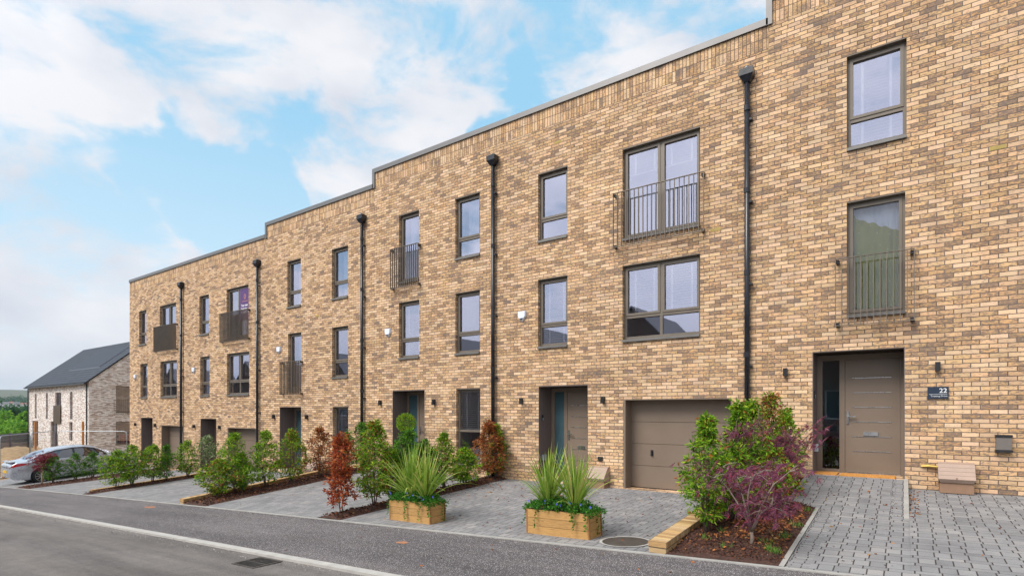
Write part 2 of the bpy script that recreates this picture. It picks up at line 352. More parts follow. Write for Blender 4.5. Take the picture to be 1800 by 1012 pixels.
def timber():
    m = MT('decking_timber'); o = m.obj(); sp = m.n('ShaderNodeSeparateXYZ'); m.l(o, sp.inputs[0])
    z = sp.outputs[2]
    rb = m.math('FRACT', m.math('DIVIDE', z, .0115))
    rid = m.math('MULTIPLY', m.mr(rb, 0, .35, 0, 1, True), m.mr(rb, 1., .65, 0, 1, True))
    brd = m.math('FRACT', m.math('DIVIDE', m.math('ADD', z, .001), .12)); gap = m.mr(brd, .0, .035, 0, 1, True)
    bi = m.math('FLOOR', m.math('DIVIDE', z, .12))
    wn = m.n('ShaderNodeTexWhiteNoise', noise_dimensions='1D'); m.l(bi, wn.inputs['W'])
    g = m.noise(5, 6, .65, m.mapping(o, (1.6, 1.6, 26)), 1.2)
    k = m.noise(3.2, 2, .5, m.mapping(o, (2, 2, 6)))
    c = m.ramp(g, [(.28, (.42, .21, .065)), (.5, (.60, .34, .115)), (.72, (.72, .46, .18))])
    c = m.mix(m.mr(k, .66, .75), c, (.22, .10, .035))
    c = m.mix(1., c, m.ramp(wn.outputs['Value'], [(0, (.86, .84, .8)), (1, (1.08, 1.05, 1.0))]), 'MULTIPLY')
    c = m.mix(rid, m.mix(.45, c, (.16, .08, .03)), c)
    c = m.mix(gap, (.07, .035, .015), c)
    m.bump(m.math('ADD', m.math('MULTIPLY', rid, .5), gap), .8, .006)
    return m.set(c, .72)
M['timber'] = timber()
M['timber_end'] = plain('timber_trim', (.33, .16, .055), .8, 0, .25, 14)

def paving():
    m = MT('block_paving'); uv = m.uv()
    wv = m.noise(7, 2, .6, uv, out='Color'); ws = m.n('ShaderNodeVectorMath', operation='SUBTRACT'); m.l(wv, ws.inputs[0]); ws.inputs[1].default_value = (.5, .5, .5)
    wsc = m.n('ShaderNodeVectorMath', operation='SCALE'); m.l(ws.outputs[0], wsc.inputs[0]); wsc.inputs['Scale'].default_value = .005
    ad = m.n('ShaderNodeVectorMath', operation='ADD'); m.l(uv, ad.inputs[0]); m.l(wsc.outputs[0], ad.inputs[1])
    sp = m.n('ShaderNodeSeparateXYZ'); m.l(ad.outputs[0], sp.inputs[0]); u, v = sp.outputs[0], sp.outputs[1]
    P = .29; vr = m.math('DIVIDE', v, P); k = m.math('FLOOR', vr); f = m.math('FRACT', vr)
    isB = m.math('GREATER_THAN', f, .655)
    row = m.math('ADD', m.math('MULTIPLY', k, 2), isB)
    f0 = m.math('MULTIPLY', isB, .655)
    d = m.math('MULTIPLY', m.math('SUBTRACT', f, f0), P)                           # metres into the course
    hgt = m.math('ADD', .19, m.math('MULTIPLY', isB, -.09))
    dj = m.math('MINIMUM', d, m.math('SUBTRACT', hgt, d))
    wn1 = m.n('ShaderNodeTexWhiteNoise', noise_dimensions='1D'); m.l(row, wn1.inputs['W'])
    bw = m.math('ADD', .142, m.math('MULTIPLY', isB, .071))
    ur = m.math('ADD', m.math('DIVIDE', u, bw), m.math('ADD', m.math('MULTIPLY', isB, .5), m.math('MULTIPLY', wn1.outputs['Value'], .16))); col = m.math('FLOOR', ur); fu = m.math('FRACT', ur)
    ju = m.math('MULTIPLY', m.math('MINIMUM', fu, m.math('SUBTRACT', 1, fu)), bw)
    cross = m.mr(ju, .0034, .0075, 0, 1, True); along = m.mr(dj, .0010, .0032, 0, 1, True)
    ins = m.math('MULTIPLY', cross, along)
    cb = m.n('ShaderNodeCombineXYZ'); m.l(col, cb.inputs[0]); m.l(row, cb.inputs[1])
    wn = m.n('ShaderNodeTexWhiteNoise', noise_dimensions='2D'); m.l(cb.outputs[0], wn.inputs['Vector'])
    c = m.ramp(wn.outputs['Value'], [(0, (.205, .202, .206)), (.5, (.245, .241, .244)), (.85, (.272, .267, .268)), (1, (.30, .29, .285))])
    st = m.noise(1.3, 5, .65, uv); c = m.mix(1., c, m.ramp(st, [(.3, (.76, .75, .76)), (.5, (.98, .98, .98)), (.7, (1.12, 1.09, 1.05))]), 'MULTIPLY')
    fn = m.noise(120, 3, .7, uv); c = m.mix(.6, c, m.ramp(fn, [(.3, (.74, .74, .74)), (.7, (1.18, 1.18, 1.18))]), 'MULTIPLY')
    c = m.mix(ins, (.055, .045, .042), c)
    sv = m.n('ShaderNodeSeparateXYZ'); m.l(wn.outputs['Color'], sv.inputs[0])
    m.bump(m.math('ADD', m.math('ADD', ins, m.math('MULTIPLY', fn, .16)), m.math('MULTIPLY', sv.outputs[0], .3)), .8, .007)
    return m.set(c, .8, 0, .3)
M['paving'] = paving()

def asphalt(name, base, chips, chipamt, var):
    m = MT(name); o = m.obj()
    big = m.noise(.55, 5, .65, m.mapping(o, (.6, 1.6, 1))); mid = m.noise(6, 4, .6, o); fn = m.noise(150, 2, .7, o)
    c = m.ramp(big, [(.3, tuple(x*(1-var) for x in base)), (.55, base), (.75, tuple(x*(1+var) for x in base))])
    c = m.mix(.7, c, m.ramp(mid, [(.3, (.82, .82, .84)), (.7, (1.14, 1.12, 1.1))]), 'MULTIPLY')
    trk = m.noise(1.3, 5, .7, m.mapping(o, (.09, 2.6, 1))); c = m.mix(.8, c, m.ramp(trk, [(.34, (.76, .76, .78)), (.5, (1, 1, 1)), (.66, (1.22, 1.19, 1.14))]), 'MULTIPLY')
    c = m.mix(.9, c, m.ramp(fn, [(.32, (.55, .55, .56)), (.68, (1.5, 1.48, 1.46))]), 'MULTIPLY')
    vo = m.n('ShaderNodeTexVoronoi'); vo.inputs['Scale'].default_value = 78; m.l(o, vo.inputs['Vector'])
    sv = m.n('ShaderNodeSeparateXYZ'); m.l(vo.outputs['Color'], sv.inputs[0])
    chip = m.math('MULTIPLY', m.mr(vo.outputs['Distance'], .34, .24, 0, 1, True), m.mr(m.math('ADD', sv.outputs[0], m.math('MULTIPLY', big, .3)), chipamt, chipamt+.02))
    c = m.mix(chip, c, m.ramp(sv.outputs[1], [(0, tuple(x*.75 for x in chips)), (1, chips)]))
    m.bump(m.math('ADD', fn, m.math('MULTIPLY', mid, .5)), .9, .006)
    return m.set(c, .85, 0, .3)
M['pavement'] = asphalt('pavement_asphalt', (.108, .098, .098), (.80, .74, .76), .66, .26)
M['road'] = asphalt('road_asphalt', (.155, .141, .132), (.40, .36, .32), .98, .34)

def mulch():
    m = MT('bark_mulch_bed'); o = m.obj(); n = m.noise(30, 5, .75, o); b = m.noise(3, 4, .6, o)
    c = m.ramp(n, [(.3, (.02, .010, .008)), (.5, (.07, .03, .02)), (.7, (.16, .065, .04))])
    m.bump(n, 1., .03); return m.set(c, .95)
M['mulch'] = mulch()

def leafmat(name, stops, trans=.34, rough=.58):
    m = MT(name); g = m.n('ShaderNodeNewGeometry').outputs['Random Per Island']
    c = m.ramp(g, stops)
    bs = m.noise(60, 2, .5, m.obj()); c = m.mix(.35, c, m.ramp(bs, [(.3, (.7, .7, .7)), (.7, (1.25, 1.25, 1.2))]), 'MULTIPLY')
    m.set(c, rough, 0, .2)
    tr = m.n('ShaderNodeBsdfTranslucent'); m.l(c, tr.inputs[0]); mx = m.n('ShaderNodeMixShader'); mx.inputs[0].default_value = trans
    m.l(m.p.outputs[0], mx.inputs[1]); m.l(tr.outputs[0], mx.inputs[2]); m.l(mx.outputs[0], m.out.inputs[0]); return m.m
G1 = (.05, .14, .012); G2 = (.13, .28, .016); G3 = (.25, .43, .022); G4 = (.44, .58, .04); OR = (.42, .13, .03); BR = (.20, .07, .03)
M['leaf_green'] = leafmat('leaf_green', [(0, G1), (.35, G2), (.72, G3), (.93, G4), (.965, G4), (.975, OR), (1, OR)])
M['leaf_deep'] = leafmat('leaf_deep', [(0, (.025, .09, .014)), (.5, (.07, .21, .02)), (.85, (.15, .34, .03)), (1, G3)])
M['leaf_mixed'] = leafmat('leaf_mixed', [(0, G1), (.3, G2), (.6, G3), (.78, G4), (.84, (.35, .22, .05)), (.92, OR), (1, BR)])
M['leaf_bronze'] = leafmat('leaf_bronze', [(0, (.12, .035, .018)), (.35, (.26, .07, .025)), (.7, (.42, .13, .035)), (.92, (.5, .22, .06)), (1, (.2, .22, .04))])
M['leaf_red'] = leafmat('leaf_red', [(0, (.16, .03, .018)), (.4, (.36, .065, .025)), (.8, (.52, .14, .04)), (1, (.60, .25, .08))])
M['leaf_grey'] = leafmat('leaf_variegated', [(0, G1), (.3, (.12, .2, .07)), (.6, (.30, .38, .20)), (.85, (.5, .52, .34)), (1, G3)])
M['leaf_purple'] = leafmat('leaf_purple', [(0, (.10, .028, .055)), (.4, (.19, .055, .105)), (.75, (.28, .10, .16)), (.88, (.36, .05, .06)), (1, (.30, .17, .20))])
M['leaf_crimson'] = leafmat('leaf_crimson', [(0, (.14, .015, .03)), (.5, (.26, .03, .06)), (1, (.35, .08, .09))])
M['leaf_cord'] = leafmat('leaf_cordyline', [(0, (.15, .27, .035)), (.5, (.28, .42, .06)), (.85, (.44, .53, .11)), (1, (.55, .46, .16))], .25)
M['leaf_trail'] = leafmat('leaf_trailing', [(0, (.02, .10, .015)), (.5, (.05, .20, .02)), (.85, (.10, .31, .03)), (1, (.18, .40, .05))])
M['leaf_litter'] = leafmat('leaf_litter', [(0, (.14, .055, .03)), (.5, (.28, .10, .04)), (.8, (.42, .15, .04)), (1, (.40, .26, .10))], .05, .8)
M['chips'] = leafmat('bark_chips', [(0, (.02, .010, .008)), (.5, (.07, .028, .02)), (.85, (.15, .06, .035)), (1, (.30, .13, .05))], 0, .9)
M['tree_leaf'] = leafmat('tree_leaf', [(0, (.07, .19, .02)), (.5, (.16, .36, .035)), (1, (.30, .50, .05))])
M['tree_dark'] = leafmat('tree_leaf_dark', [(0, (.015, .05, .02)), (.5, (.03, .10, .03)), (1, (.06, .16, .04))])
M['grit'] = leafmat('grit', [(0, (.15, .13, .11)), (.6, (.33, .30, .26)), (1, (.55, .52, .48))], 0, .9)
M['grass'] = leafmat('grass_blades', [(0, (.08, .2, .03)), (.6, (.15, .32, .05)), (1, (.25, .4, .08))])
M['flower'] = plain('blue_flower', (.12, .13, .75), .6)
M['flower_red'] = plain('red_flower', (.6, .03, .03), .6)

def glass(name, base, tint=(.80, .86, .86), gcol=(.92, .93, 1.0)):
    m = MT(name); m.t.nodes.remove(m.p)
    fr = m.n('ShaderNodeFresnel'); fr.inputs['IOR'].default_value = 1.55
    nb = m.n('ShaderNodeBump'); nb.inputs['Strength'].default_value = .035; nb.inputs['Distance'].default_value = .02; m.l(m.noise(1.4, 2, .4, m.obj()), nb.inputs['Height'])
    gl = m.n('ShaderNodeBsdfGlossy'); gl.inputs['Roughness'].default_value = .0; gl.inputs['Color'].default_value = (*gcol, 1); m.l(nb.outputs[0], gl.inputs['Normal'])
    tr = m.n('ShaderNodeBsdfTransparent'); tr.inputs[0].default_value = (*tint, 1)
    f = m.math('ADD', m.math('MULTIPLY', fr.outputs[0], 1.3), base, clamp=True)
    mx = m.n('ShaderNodeMixShader'); m.l(f, mx.inputs[0]); m.l(tr.outputs[0], mx.inputs[1]); m.l(gl.outputs[0], mx.inputs[2]); m.l(mx.outputs[0], m.out.inputs[0]); return m.m
M['glass'] = glass('window_glass', .36, (.95, .97, .97), gcol=(.80, .82, 1.0))
M['glass_clear'] = glass('clear_glass', .04, (.97, .98, .98))
M['glass_side'] = glass('sidelight_glass', .10, (.25, .36, .38))
M['glass_frost'] = plain('frosted_glass', (.055, .105, .125), .12, 0, .25, 1.2)
M['car_glass'] = glass('car_glass', .10, (.12, .20, .20))

# ------------------------------------------------------------------ ground levels
LC = (-0.00013264, 0.04745481, 0.11455586)
def line(x):
    x = max(-33.5, min(12, x)); return LC[0]*x*x+LC[1]*x+LC[2]
YL, YK = -5.3, -7.45
ZONES = [(-34.5, -28.9, -1.02), (-27.2, -21.6, -1.0), (-20.9, -14.8, -.56), (-13.4, -9.1, -.10), (-8.4, -2.5, -.06), (.06, 6.0, .37)]
def lerp(a, b, t): return a+(b-a)*t
def zdrive(x, y, base): return lerp(line(x), base, min(1, max(0, (y-YL)/(-YL))))
def sheet(name, x0, x1, y0, y1, zf, mat, nx=20, ny=12, uvf=None, parent=None):
    mb = MB(); xs = np.linspace(x0, x1, nx+1); ys = np.linspace(y0, y1, ny+1)
    for i in range(nx):
        for j in range(ny):
            q = [(xs[i], ys[j]), (xs[i+1], ys[j]), (xs[i+1], ys[j+1]), (xs[i], ys[j+1])]
            mb.face([(a, b, zf(a, b)) for a, b in q], [uvf(a, b) if uvf else (a, b) for a, b in q])
    return mb.build(name, mat, parent, smooth=True, merge=True)
def zpave(x, y): return line(x)+(y-YL)*.02
def zroad(x, y):
    z = line(x)+(YK-YL)*.02-.02; return z+min(-y+YK, 3.2)*.02-max(0, (-y+YK-3.2))*.02
for xa, xb, b in ZONES:
    tag(sheet('driveway', xa, xb, YL, 0.02, lambda x, y, b=b: zdrive(x, y, b), M['paving'], 12, 10), kind='structure')
# ramped path to the door of the nearest house
def zpath(x, y):
    if y > -2.5: return lerp(.235, .515, (y+2.5)/2.5)
    return lerp(line(x), .235, (y-YL)/(-2.5-YL))
tag(sheet('path', -.80, -.16, YL, .02, zpath, M['paving'], 4, 14), kind='structure')
tag(sheet('path', -.16, .06, YL, -2.5, zpath, M['paving'], 2, 8), kind='structure')
tag(sheet('path', -1.02, -.80, YL, -2.32, zpath, M['paving'], 2, 8, lambda x, y: (x*1.0, y*3.1)), kind='structure')
tag(sheet('path', -.16, 0.0, -2.5, .02, zpath, M['paving'], 2, 8, lambda x, y: (x*1., y*3.1)), kind='structure')
tag(sheet('path', -1.5, -.80, -2.32, .02, zpath, M['paving'], 4, 8), kind='structure')
tag(sheet('pavement', -60, 12, YK+.13, YL-.06, zpave, M['pavement'], 60, 4), kind='structure')
tag(sheet('road', -62, 14, -14.0, YK, zroad, M['road'], 60, 10), kind='structure')
tag(sheet('opposite_pavement', -62, 14, -24, -14.13, lambda x, y: zroad(x, -14)+.10, M['pavement'], 40, 2), kind='structure')
def strip(name, x0, x1, y0, y1, zf, hgt, mat, n=60, mi=0):
    mb = MB(); xs = np.linspace(x0, x1, n+1)
    for i in range(n):
        a, b = xs[i], xs[i+1]; za, zb = zf(a)+hgt, zf(b)+hgt
        mb.face([(a, y0, za), (b, y0, zb), (b, y1, zb), (a, y1, za)]); mb.face([(a, y0, za-.25), (b, y0, zb-.25), (b, y0, zb), (a, y0, za)])
        mb.face([(b, y1, zb-.25), (a, y1, za-.25), (a, y1, za), (b, y1, zb)])
        if (i % 3 == 0) and hgt < .05: pass
    return mb.build(name, mat)
tag(strip('pavement_edging', -60, 12, YL-.06, YL, lambda x: line(x), .012, M['edging']), kind='structure')
tag(strip('road_kerb', -60, 12, YK, YK+.13, lambda x: zpave(x, YK), .012, M['concrete'], 80), kind='structure')
tag(strip('far_kerb', -60, 12, -14.13, -14.0, lambda x: zroad(x, -14), .11, M['concrete'], 80), kind='structure')

def terrain():
    m = MT('land'); o = m.obj(); n = m.noise(.02, 5, .6, o); f = m.noise(.4, 4, .7, o)
    c = m.ramp(n, [(.3, (.05, .065, .03)), (.5, (.08, .085, .045)), (.7, (.12, .105, .07))]); c = m.mix(.5, c, m.ramp(f, [(.3, (.6, .6, .6)), (.7, (1.3, 1.3, 1.2))]), 'MULTIPLY')
    mat = m.set(c, 1)
    g = [0]; s = 6.0
    while g[-1] < 4500: g.append(g[-1]+s); s *= 1.17
    ax = np.array([-a for a in reversed(g[1:])]+g)
    mb = MB(); rnd = random.Random(3)
    ph = [(rnd.uniform(0, 6.28), rnd.uniform(.0015, .005), rnd.uniform(-.005, .005)) for _ in range(6)]
    def zt(x, y):
        r = math.hypot(x+15, y); base = line(min(12, x))-.45
        if x < -70 or r > 90: base = lerp(base, -9, min(1, max(0, (r-75)/130)))
        hill = 0
        if r > 700:
            t = min(1, (r-700)/1900); k = .5+.5*math.sin(math.atan2(y, x)*7+1)
            hill = t**1.3*(78+22*k)+sum(6*math.sin(p+a*x+b*y) for p, a, b in ph)*min(1, t*2)
        return base+hill
    nn = len(ax)
    for a in ax:
        for b in ax: mb.v.append((a-15, b, zt(a-15, b)))
    for i in range(nn-1):
        for j in range(nn-1):
            q = (i*nn+j, (i+1)*nn+j, (i+1)*nn+j+1, i*nn+j+1); mb.f.append(q); mb.uv += [(0, 0)]*4; mb.mi.append(0)
    tag(mb.build('ground', mat, smooth=True), kind='structure')
    return zt
ZT = terrain()
tag(sheet('bare_ground', -75, -34.5, -5.30, 30, lambda x, y: lerp(line(x), -1.52+.06*math.sin(x*1.1)+.05*math.sin(y*1.7+x), min(1, (y+5.30)/1.2)), M['earth'], 60, 60), kind='structure')
tag(sheet('bare_ground', -34.5, -32.0, .02, 30, lambda x, y: -1.06-.02*y, M['earth'], 4, 20), kind='structure')

# ------------------------------------------------------------------ planting beds
def bed(xl, xr, y0, y1, base, mound=.05):
    zf = lambda x, y: zdrive(x, y, base)+mound*math.sin(math.pi*min(1, max(0, (x-xl)/(xr-xl))))*min(1, max(0, (y-YL)*5))+.02*math.sin(x*9+y*5)*math.sin(y*7)*min(1, max(0, (y-YL)*5))+.002
    o = sheet('planting_bed', xl, xr, y0, y1, zf, M['mulch'], 14, 40); tag(o, kind='structure'); return zf
zA = bed(-28.9, -27.2, -5.28, -.2, -1.01)
zB = bed(-21.45, -20.9, -5.26, -.5, -.58); zC = bed(-14.6, -13.4, -5.26, -.3, -.12)
zD = bed(-9.05, -8.4, -5.26, -.05, -.06)
zE0 = lambda x, y: lerp(line(x), .42, (y-YL)/(-YL))+.006+(.05*math.sin(math.pi*min(1, max(0, (x+2.3)/1.25)))+.02*math.sin(x*9+y*5))*min(1, max(0, (y-YL)*4))*min(1, max(0, (-1.07-x)*7))
tag(sheet('planting_bed', -2.3, -1.07, -5.30, -2.32, zE0, M['mulch'], 20, 40), kind='structure')
tag(sheet('planting_bed', -2.3, -1.5, -2.32, -.01, zE0, M['mulch'], 14, 30), kind='structure')

def edge_wall(x0, x1, y0, y1, zf, hgt, label, parts=None):
    """low wall of buff bricks laid across, following the slope"""
    root = empty('edging_wall', ((x0+x1)/2, y0, zf(x0, y0)))
    tag(root, label, 'low wall', 'low brick edging walls beside the planting beds')
    n = max(2, int((y1-y0)/.9)); mb = MB(); mc = MB(); ys = np.linspace(y0, y1, n+1)
    for i in range(n):
        a, b = ys[i], ys[i+1]; za, zb = zf(x0, a)+hgt, zf(x0, b)+hgt; lo = 0.35+.08*0
        for tgt, t0, t1, k in ((mb, -.65, -.075, 0), (mc, -.075, 0, .004)):
            X0, X1 = x0-k, x1+k; A = a-(k if i == 0 else 0); B = b
            tgt.face([(X0, B, zb+t0), (X0, A, za+t0), (X0, A, za+t1), (X0, B, zb+t1)], [(B/.33 if tgt is mc else B, t0), (A/.33 if tgt is mc else A, t0), (A/.33 if tgt is mc else A, t1), (B/.33 if tgt is mc else B, t1)])
            tgt.face([(X1, A, za+t0), (X1, B, zb+t0), (X1, B, zb+t1), (X1, A, za+t1)], [(A*2.87, t0), (B*2.87, t0), (B*2.87, t1), (A*2.87, t1)])
            if i == 0: tgt.face([(X0, A, za+t0), (X1, A, za+t0), (X1, A, za+t1), (X0, A, za+t1)], [(0.006, t0), (.215, t0), (.215, t1), (0.006, t1)])
            if i == n-1: tgt.face([(X1, B, zb+t0), (X0, B, zb+t0), (X0, B, zb+t1), (X1, B, zb+t1)], [(0, t0), (.21, t0), (.21, t1), (0, t1)])
        mc.face([(x0-.004, a-(.004 if i == 0 else 0), za), (x1+.004, a-(.004 if i == 0 else 0), za), (x1+.004, b, zb), (x0-.004, b, zb)], [(a*2.87, .004), (a*2.87, .071), (b*2.87, .071), (b*2.87, .004)])
    mb.build('wall_base', M['edge_brick'], root); mc.build('coping_course', M['edge_brick'], root, merge=True)
edge_wall(-2.52, -2.3, -5.22, -.45, lambda x, y: lerp(line(-2.4), .26, (y-YL)/(-YL)), .13, 'buff brick edging wall at the front of the bed of purple maple, nearest low wall')
edge_wall(-14.8, -14.6, -5.22, -.6, lambda x, y: zdrive(-14.5, y, -.12), .10, 'segmented buff brick edging wall on the left of the wide mulch bed in mid street')
edge_wall(-21.62, -21.45, -5.0, -.8, lambda x, y: zdrive(-21.2, y, -.58), .07, 'short buff brick edging wall on the bed furthest down the street that has one')
mb = MB(); ys = np.linspace(-2.5, 0, 6)
for a, b in zip(ys[:-1], ys[1:]):
    za, zb = zpath(0, a)+.02, zpath(0, b)+.02
    mb.face([(0, a, za), (.06, a, za), (.06, b, zb), (0, b, zb)]); mb.face([(.06, a, za-.4), (.06, b, zb-.4), (.06, b, zb), (.06, a, za)]); mb.face([(0, b, zb-.4), (0, a, za-.4), (0, a, za), (0, b, zb)])
mb.face([(0, -2.5, .0), (.06, -2.5, .0), (.06, -2.5, .255), (0, -2.5, .255)])
tag(mb.build('path_kerb', M['edging']), kind='structure')
mb = MB()
for a, b in zip(np.linspace(YL, -2.32, 8)[:-1], np.linspace(YL, -2.32, 8)[1:]):
    za, zb = zpath(-1, a)+.012, zpath(-1, b)+.012
    mb.face([(-1.07, a, za), (-1.02, a, za), (-1.02, b, zb), (-1.07, b, zb)]); mb.face([(-1.07, b, zb-.2), (-1.07, a, za-.2), (-1.07, a, za), (-1.07, b, zb)])
tag(mb.build('bed_edging', M['edging']), kind='structure')

# ------------------------------------------------------------------ terraced houses
def wall_grid(mb, x0, x1, z0, z1, ops, y=0.):
    xs = sorted(set([x0, x1]+[a for o in ops for a in o[:2]])); zs = sorted(set([z0, z1]+[a for o in ops for a in o[2:4]]))
    for i in range(len(xs)-1):
        for j in range(len(zs)-1):
            a, b, c, d = xs[i], xs[i+1], zs[j], zs[j+1]; mx, mz = (a+b)/2, (c+d)/2
            if any(o[0] < mx < o[1] and o[2] < mz < o[3] for o in ops): continue
            mb.face([(a, y, c), (b, y, c), (b, y, d), (a, y, d)], [(a, c), (b, c), (b, d), (a, d)])
V0 = 2.80
def bars(mb, x0, x1, z0, z1, w, y0, y1, mids=(), trans=(), wm=.06):
    """a rectangular frame; verticals run through, horizontals butt between them"""
    mb.box(x0, x0+w, y0, y1, z0, z1); mb.box(x1-w, x1, y0, y1, z0, z1)
    vx = [x0+w]+[k for m_ in mids for k in (m_-wm/2, m_+wm/2)]+[x1-w]
    for m_ in mids: mb.box(m_-wm/2, m_+wm/2, y0, y1, z0+w, z1-w)
    mb.box(x0+w, x1-w, y0, y1, z1-w, z1); mb.box(x0+w, x1-w, y0, y1, z0, z0+w)
    for t in trans:
        for i in range(0, len(vx), 2): mb.box(vx[i], vx[i+1], y0, y1, t-wm/2, t+wm/2)
def slats(mb, x0, x1, z0, z1, y, pitch=.055, tilt=.5):
    n = int((z1-z0)/pitch)
    for k in range(n):
        z = z1-.05-k*pitch
        dy, dz = .027*math.cos(tilt), .027*math.sin(tilt)
        mb.face([(x0, y-dy, z-dz), (x1, y-dy, z-dz), (x1, y+dy, z+dz), (x0, y+dy, z+dz)])
    mb.box(x0, x1, y-.02, y+.025, z1-.045, z1)
    mb.box(x0, x1, y-.02, y+.02, z0-.02, z0)
    for f in (.22, .78):
        xx = lerp(x0, x1, f); mb.face([(xx-.02, y-.03, z0), (xx+.02, y-.03, z0), (xx+.02, y-.03, z1), (xx-.02, y-.03, z1)])
def window(root, x0, x1, z0, z1, kind, blind='none', rd=.10):
    yf = rd; zs = z0+.07; w = .055
    tr = z1-1.17
    fm = MB()
    if kind == 'small': bars(fm, x0, x1, zs, z1-.02, w, yf, yf+.07, (), (tr,)); panes = [(x0, x1, tr, z1-.02, 1), (x0, x1, zs, tr, 0)]
    elif kind == 'big':
        xm = (x0+x1)/2; bars(fm, x0, x1, zs, z1-.02, w, yf, yf+.07, (xm,), (tr,)); panes = [(x0, xm, tr, z1-.02, 1), (xm, x1, tr, z1-.02, 1), (x0, xm, zs, tr, 0), (xm, x1, zs, tr, 0)]
    elif kind == 'tall': bars(fm, x0, x1, zs, z1-.02, w, yf, yf+.07, (), (tr,)); panes = [(x0, x1, tr, z1-.02, 0), (x0, x1, zs, tr, 0)]
    elif kind == 'juliet': bars(fm, x0, x1, zs, z1-.02, w, yf, yf+.07); panes = [(x0, x1, zs, z1-.02, 1)]
    else:
        xm = (x0+x1)/2; bars(fm, x0, x1, zs, z1-.02, w, yf, yf+.07, (xm,)); panes = [(x0, xm, zs, z1-.02, 1), (xm, x1, zs, z1-.02, 1)]
    fm.box(x0, x1, .004, yf+.08, z1-.02, z1-.001)          # head lining
    fr = fm.build('window', M['frame'], root, bevel=.004)
    sa = MB(); pg = MB()
    for a, b, c, d, sash in panes:
        a2, b2, c2, d2 = a+.045, b-.045, c+.04, d-.045
        if abs(a-x0) > .01: a2 = a+.03
        if abs(b-x1) > .01: b2 = b-.03
        if sash: bars(sa, a2-.004, b2+.004, c2-.008, d2+.004, .05, yf-.014, yf+.05)
        yy = yf+.035; pg.face([(a2, yy, c2), (b2, yy, c2), (b2, yy, d2), (a2, yy, d2)])
    if sa.f: sa.build('sash', M['frame'], fr, bevel=.004)
    pg.build('pane', M['glass'], fr)
    sb = MB()
    X0, X1 = x0+.001, x1-.001
    sb.face([(X0, -.05, z0+.05), (X1, -.05, z0+.05), (X1, yf+.02, zs-.002), (X0, yf+.02, zs-.002)])
    sb.face([(X0, -.05, z0), (X1, -.05, z0), (X1, -.05, z0+.05), (X0, -.05, z0+.05)])
    sb.face([(X0, yf+.02, z0), (X1, yf+.02, z0), (X1, -.05, z0), (X0, -.05, z0)])
    sb.face([(X0, yf+.02, z0), (X0, -.05, z0), (X0, -.05, z0+.05), (X0, yf+.02, zs-.002)]); sb.face([(X1, -.05, z0), (X1, yf+.02, z0), (X1, yf+.02, zs-.002), (X1, -.05, z0+.05)])
    sb.build('sill', M['sill'], fr)
    rm = MB()                                                # plastered reveal and room behind the glass
    a, b, c, d = x0+.02, x1-.02, zs+.01, z1-.03; y0, y1 = yf+.072, yf+.30
    for q in ([(a, y0, c), (a, y0, d), (a, y1, d), (a, y1, c)], [(b, y0, c), (b, y1, c), (b, y1, d), (b, y0, d)], [(a, y0, c), (a, y1, c), (b, y1, c), (b, y0, c)], [(a, y0, d), (b, y0, d), (b, y1, d), (a, y1, d)]): rm.face(q)
    A, B, C_, D_, Y = x0-.7, x1+.7, c-.25, d+.2, 2.6
    for q in ([(A, y1, C_), (A, y1, D_), (A, Y, D_), (A, Y, C_)], [(B, y1, C_), (B, Y, C_), (B, Y, D_), (B, y1, D_)], [(A, y1, C_), (A, Y, C_), (B, Y, C_), (B, y1, C_)], [(A, y1, D_), (B, y1, D_), (B, Y, D_), (A, Y, D_)], [(A, Y, C_), (A, Y, D_), (B, Y, D_), (B, Y, C_)]): rm.face(q)
    for (p, q, r_, s_) in ((A, a, C_, D_), (b, B, C_, D_), (a, b, C_, c), (a, b, d, D_)): rm.face([(p, y1, r_), (q, y1, r_), (q, y1, s_), (p, y1, s_)])
    rm.build('room', M['roomwall'], fr)
    if blind in ('full', 'half', 'top'):
        bb = MB(); lo = {'full': zs+.05, 'half': lerp(z1, zs, .55), 'top': z1-.55}[blind]
        cols = [(x0+.06, x1-.06)] if kind in ('small', 'juliet', 'tall') else [(x0+.06, (x0+x1)/2-.02), ((x0+x1)/2+.02, x1-.06)]
        for p, q in cols: slats(bb, p, q, lo, z1-.06, yf+.14)
        bb.build('blind', M['blind'], fr)
    elif blind == 'curtain':
        cb = MB()
        for (p, q) in ((lerp(x0, x1, .22), x1-.05),):
            n = 40
            for i in range(n):
                xa, xb = lerp(p, q, i/n), lerp(p, q, (i+1)/n); f = lambda x: yf+.24+.018*math.sin(x*70)
                cb.face([(xa, f(xa), zs+.03), (xb, f(xb), zs+.03), (xb, f(xb), z1-.07), (xa, f(xa), z1-.07)])
        cb.build('curtain', M['curtain_white'], fr, smooth=True, merge=True)
    return fr
def balcony(root, x0, x1, z0, z1, bays):
    o = MB(); y0, y1 = -.135, -.100
    o.box(x0, x1, y0-.004, y1+.004, z1-.012, z1); o.box(x0, x1, y0-.004, y1+.004, z0, z0+.012)
    for k in range(bays+1):
        x = lerp(x0+.006, x1-.006, k/bays); o.box(x-.006, x+.006, y0, y1, z0+.012, z1-.012)
    for xx in (x0, x1-.012):
        o.box(xx, xx+.012, y1+.004, -.001, z1-.012, z1); o.box(xx, xx+.012, y1+.004, -.001, z0, z0+.012)
    b = o.build('balcony_railing', M['rail'], root)
    for xx in (x0+.035, x1-.035):
        for zz in (z0+.03, z1-.05):
            f = MB(); f.box(xx-.025, xx+.025, y1+.006, -.001, zz-.03, zz+.03); f.build('bracket', M['black'], b, bevel=.004)
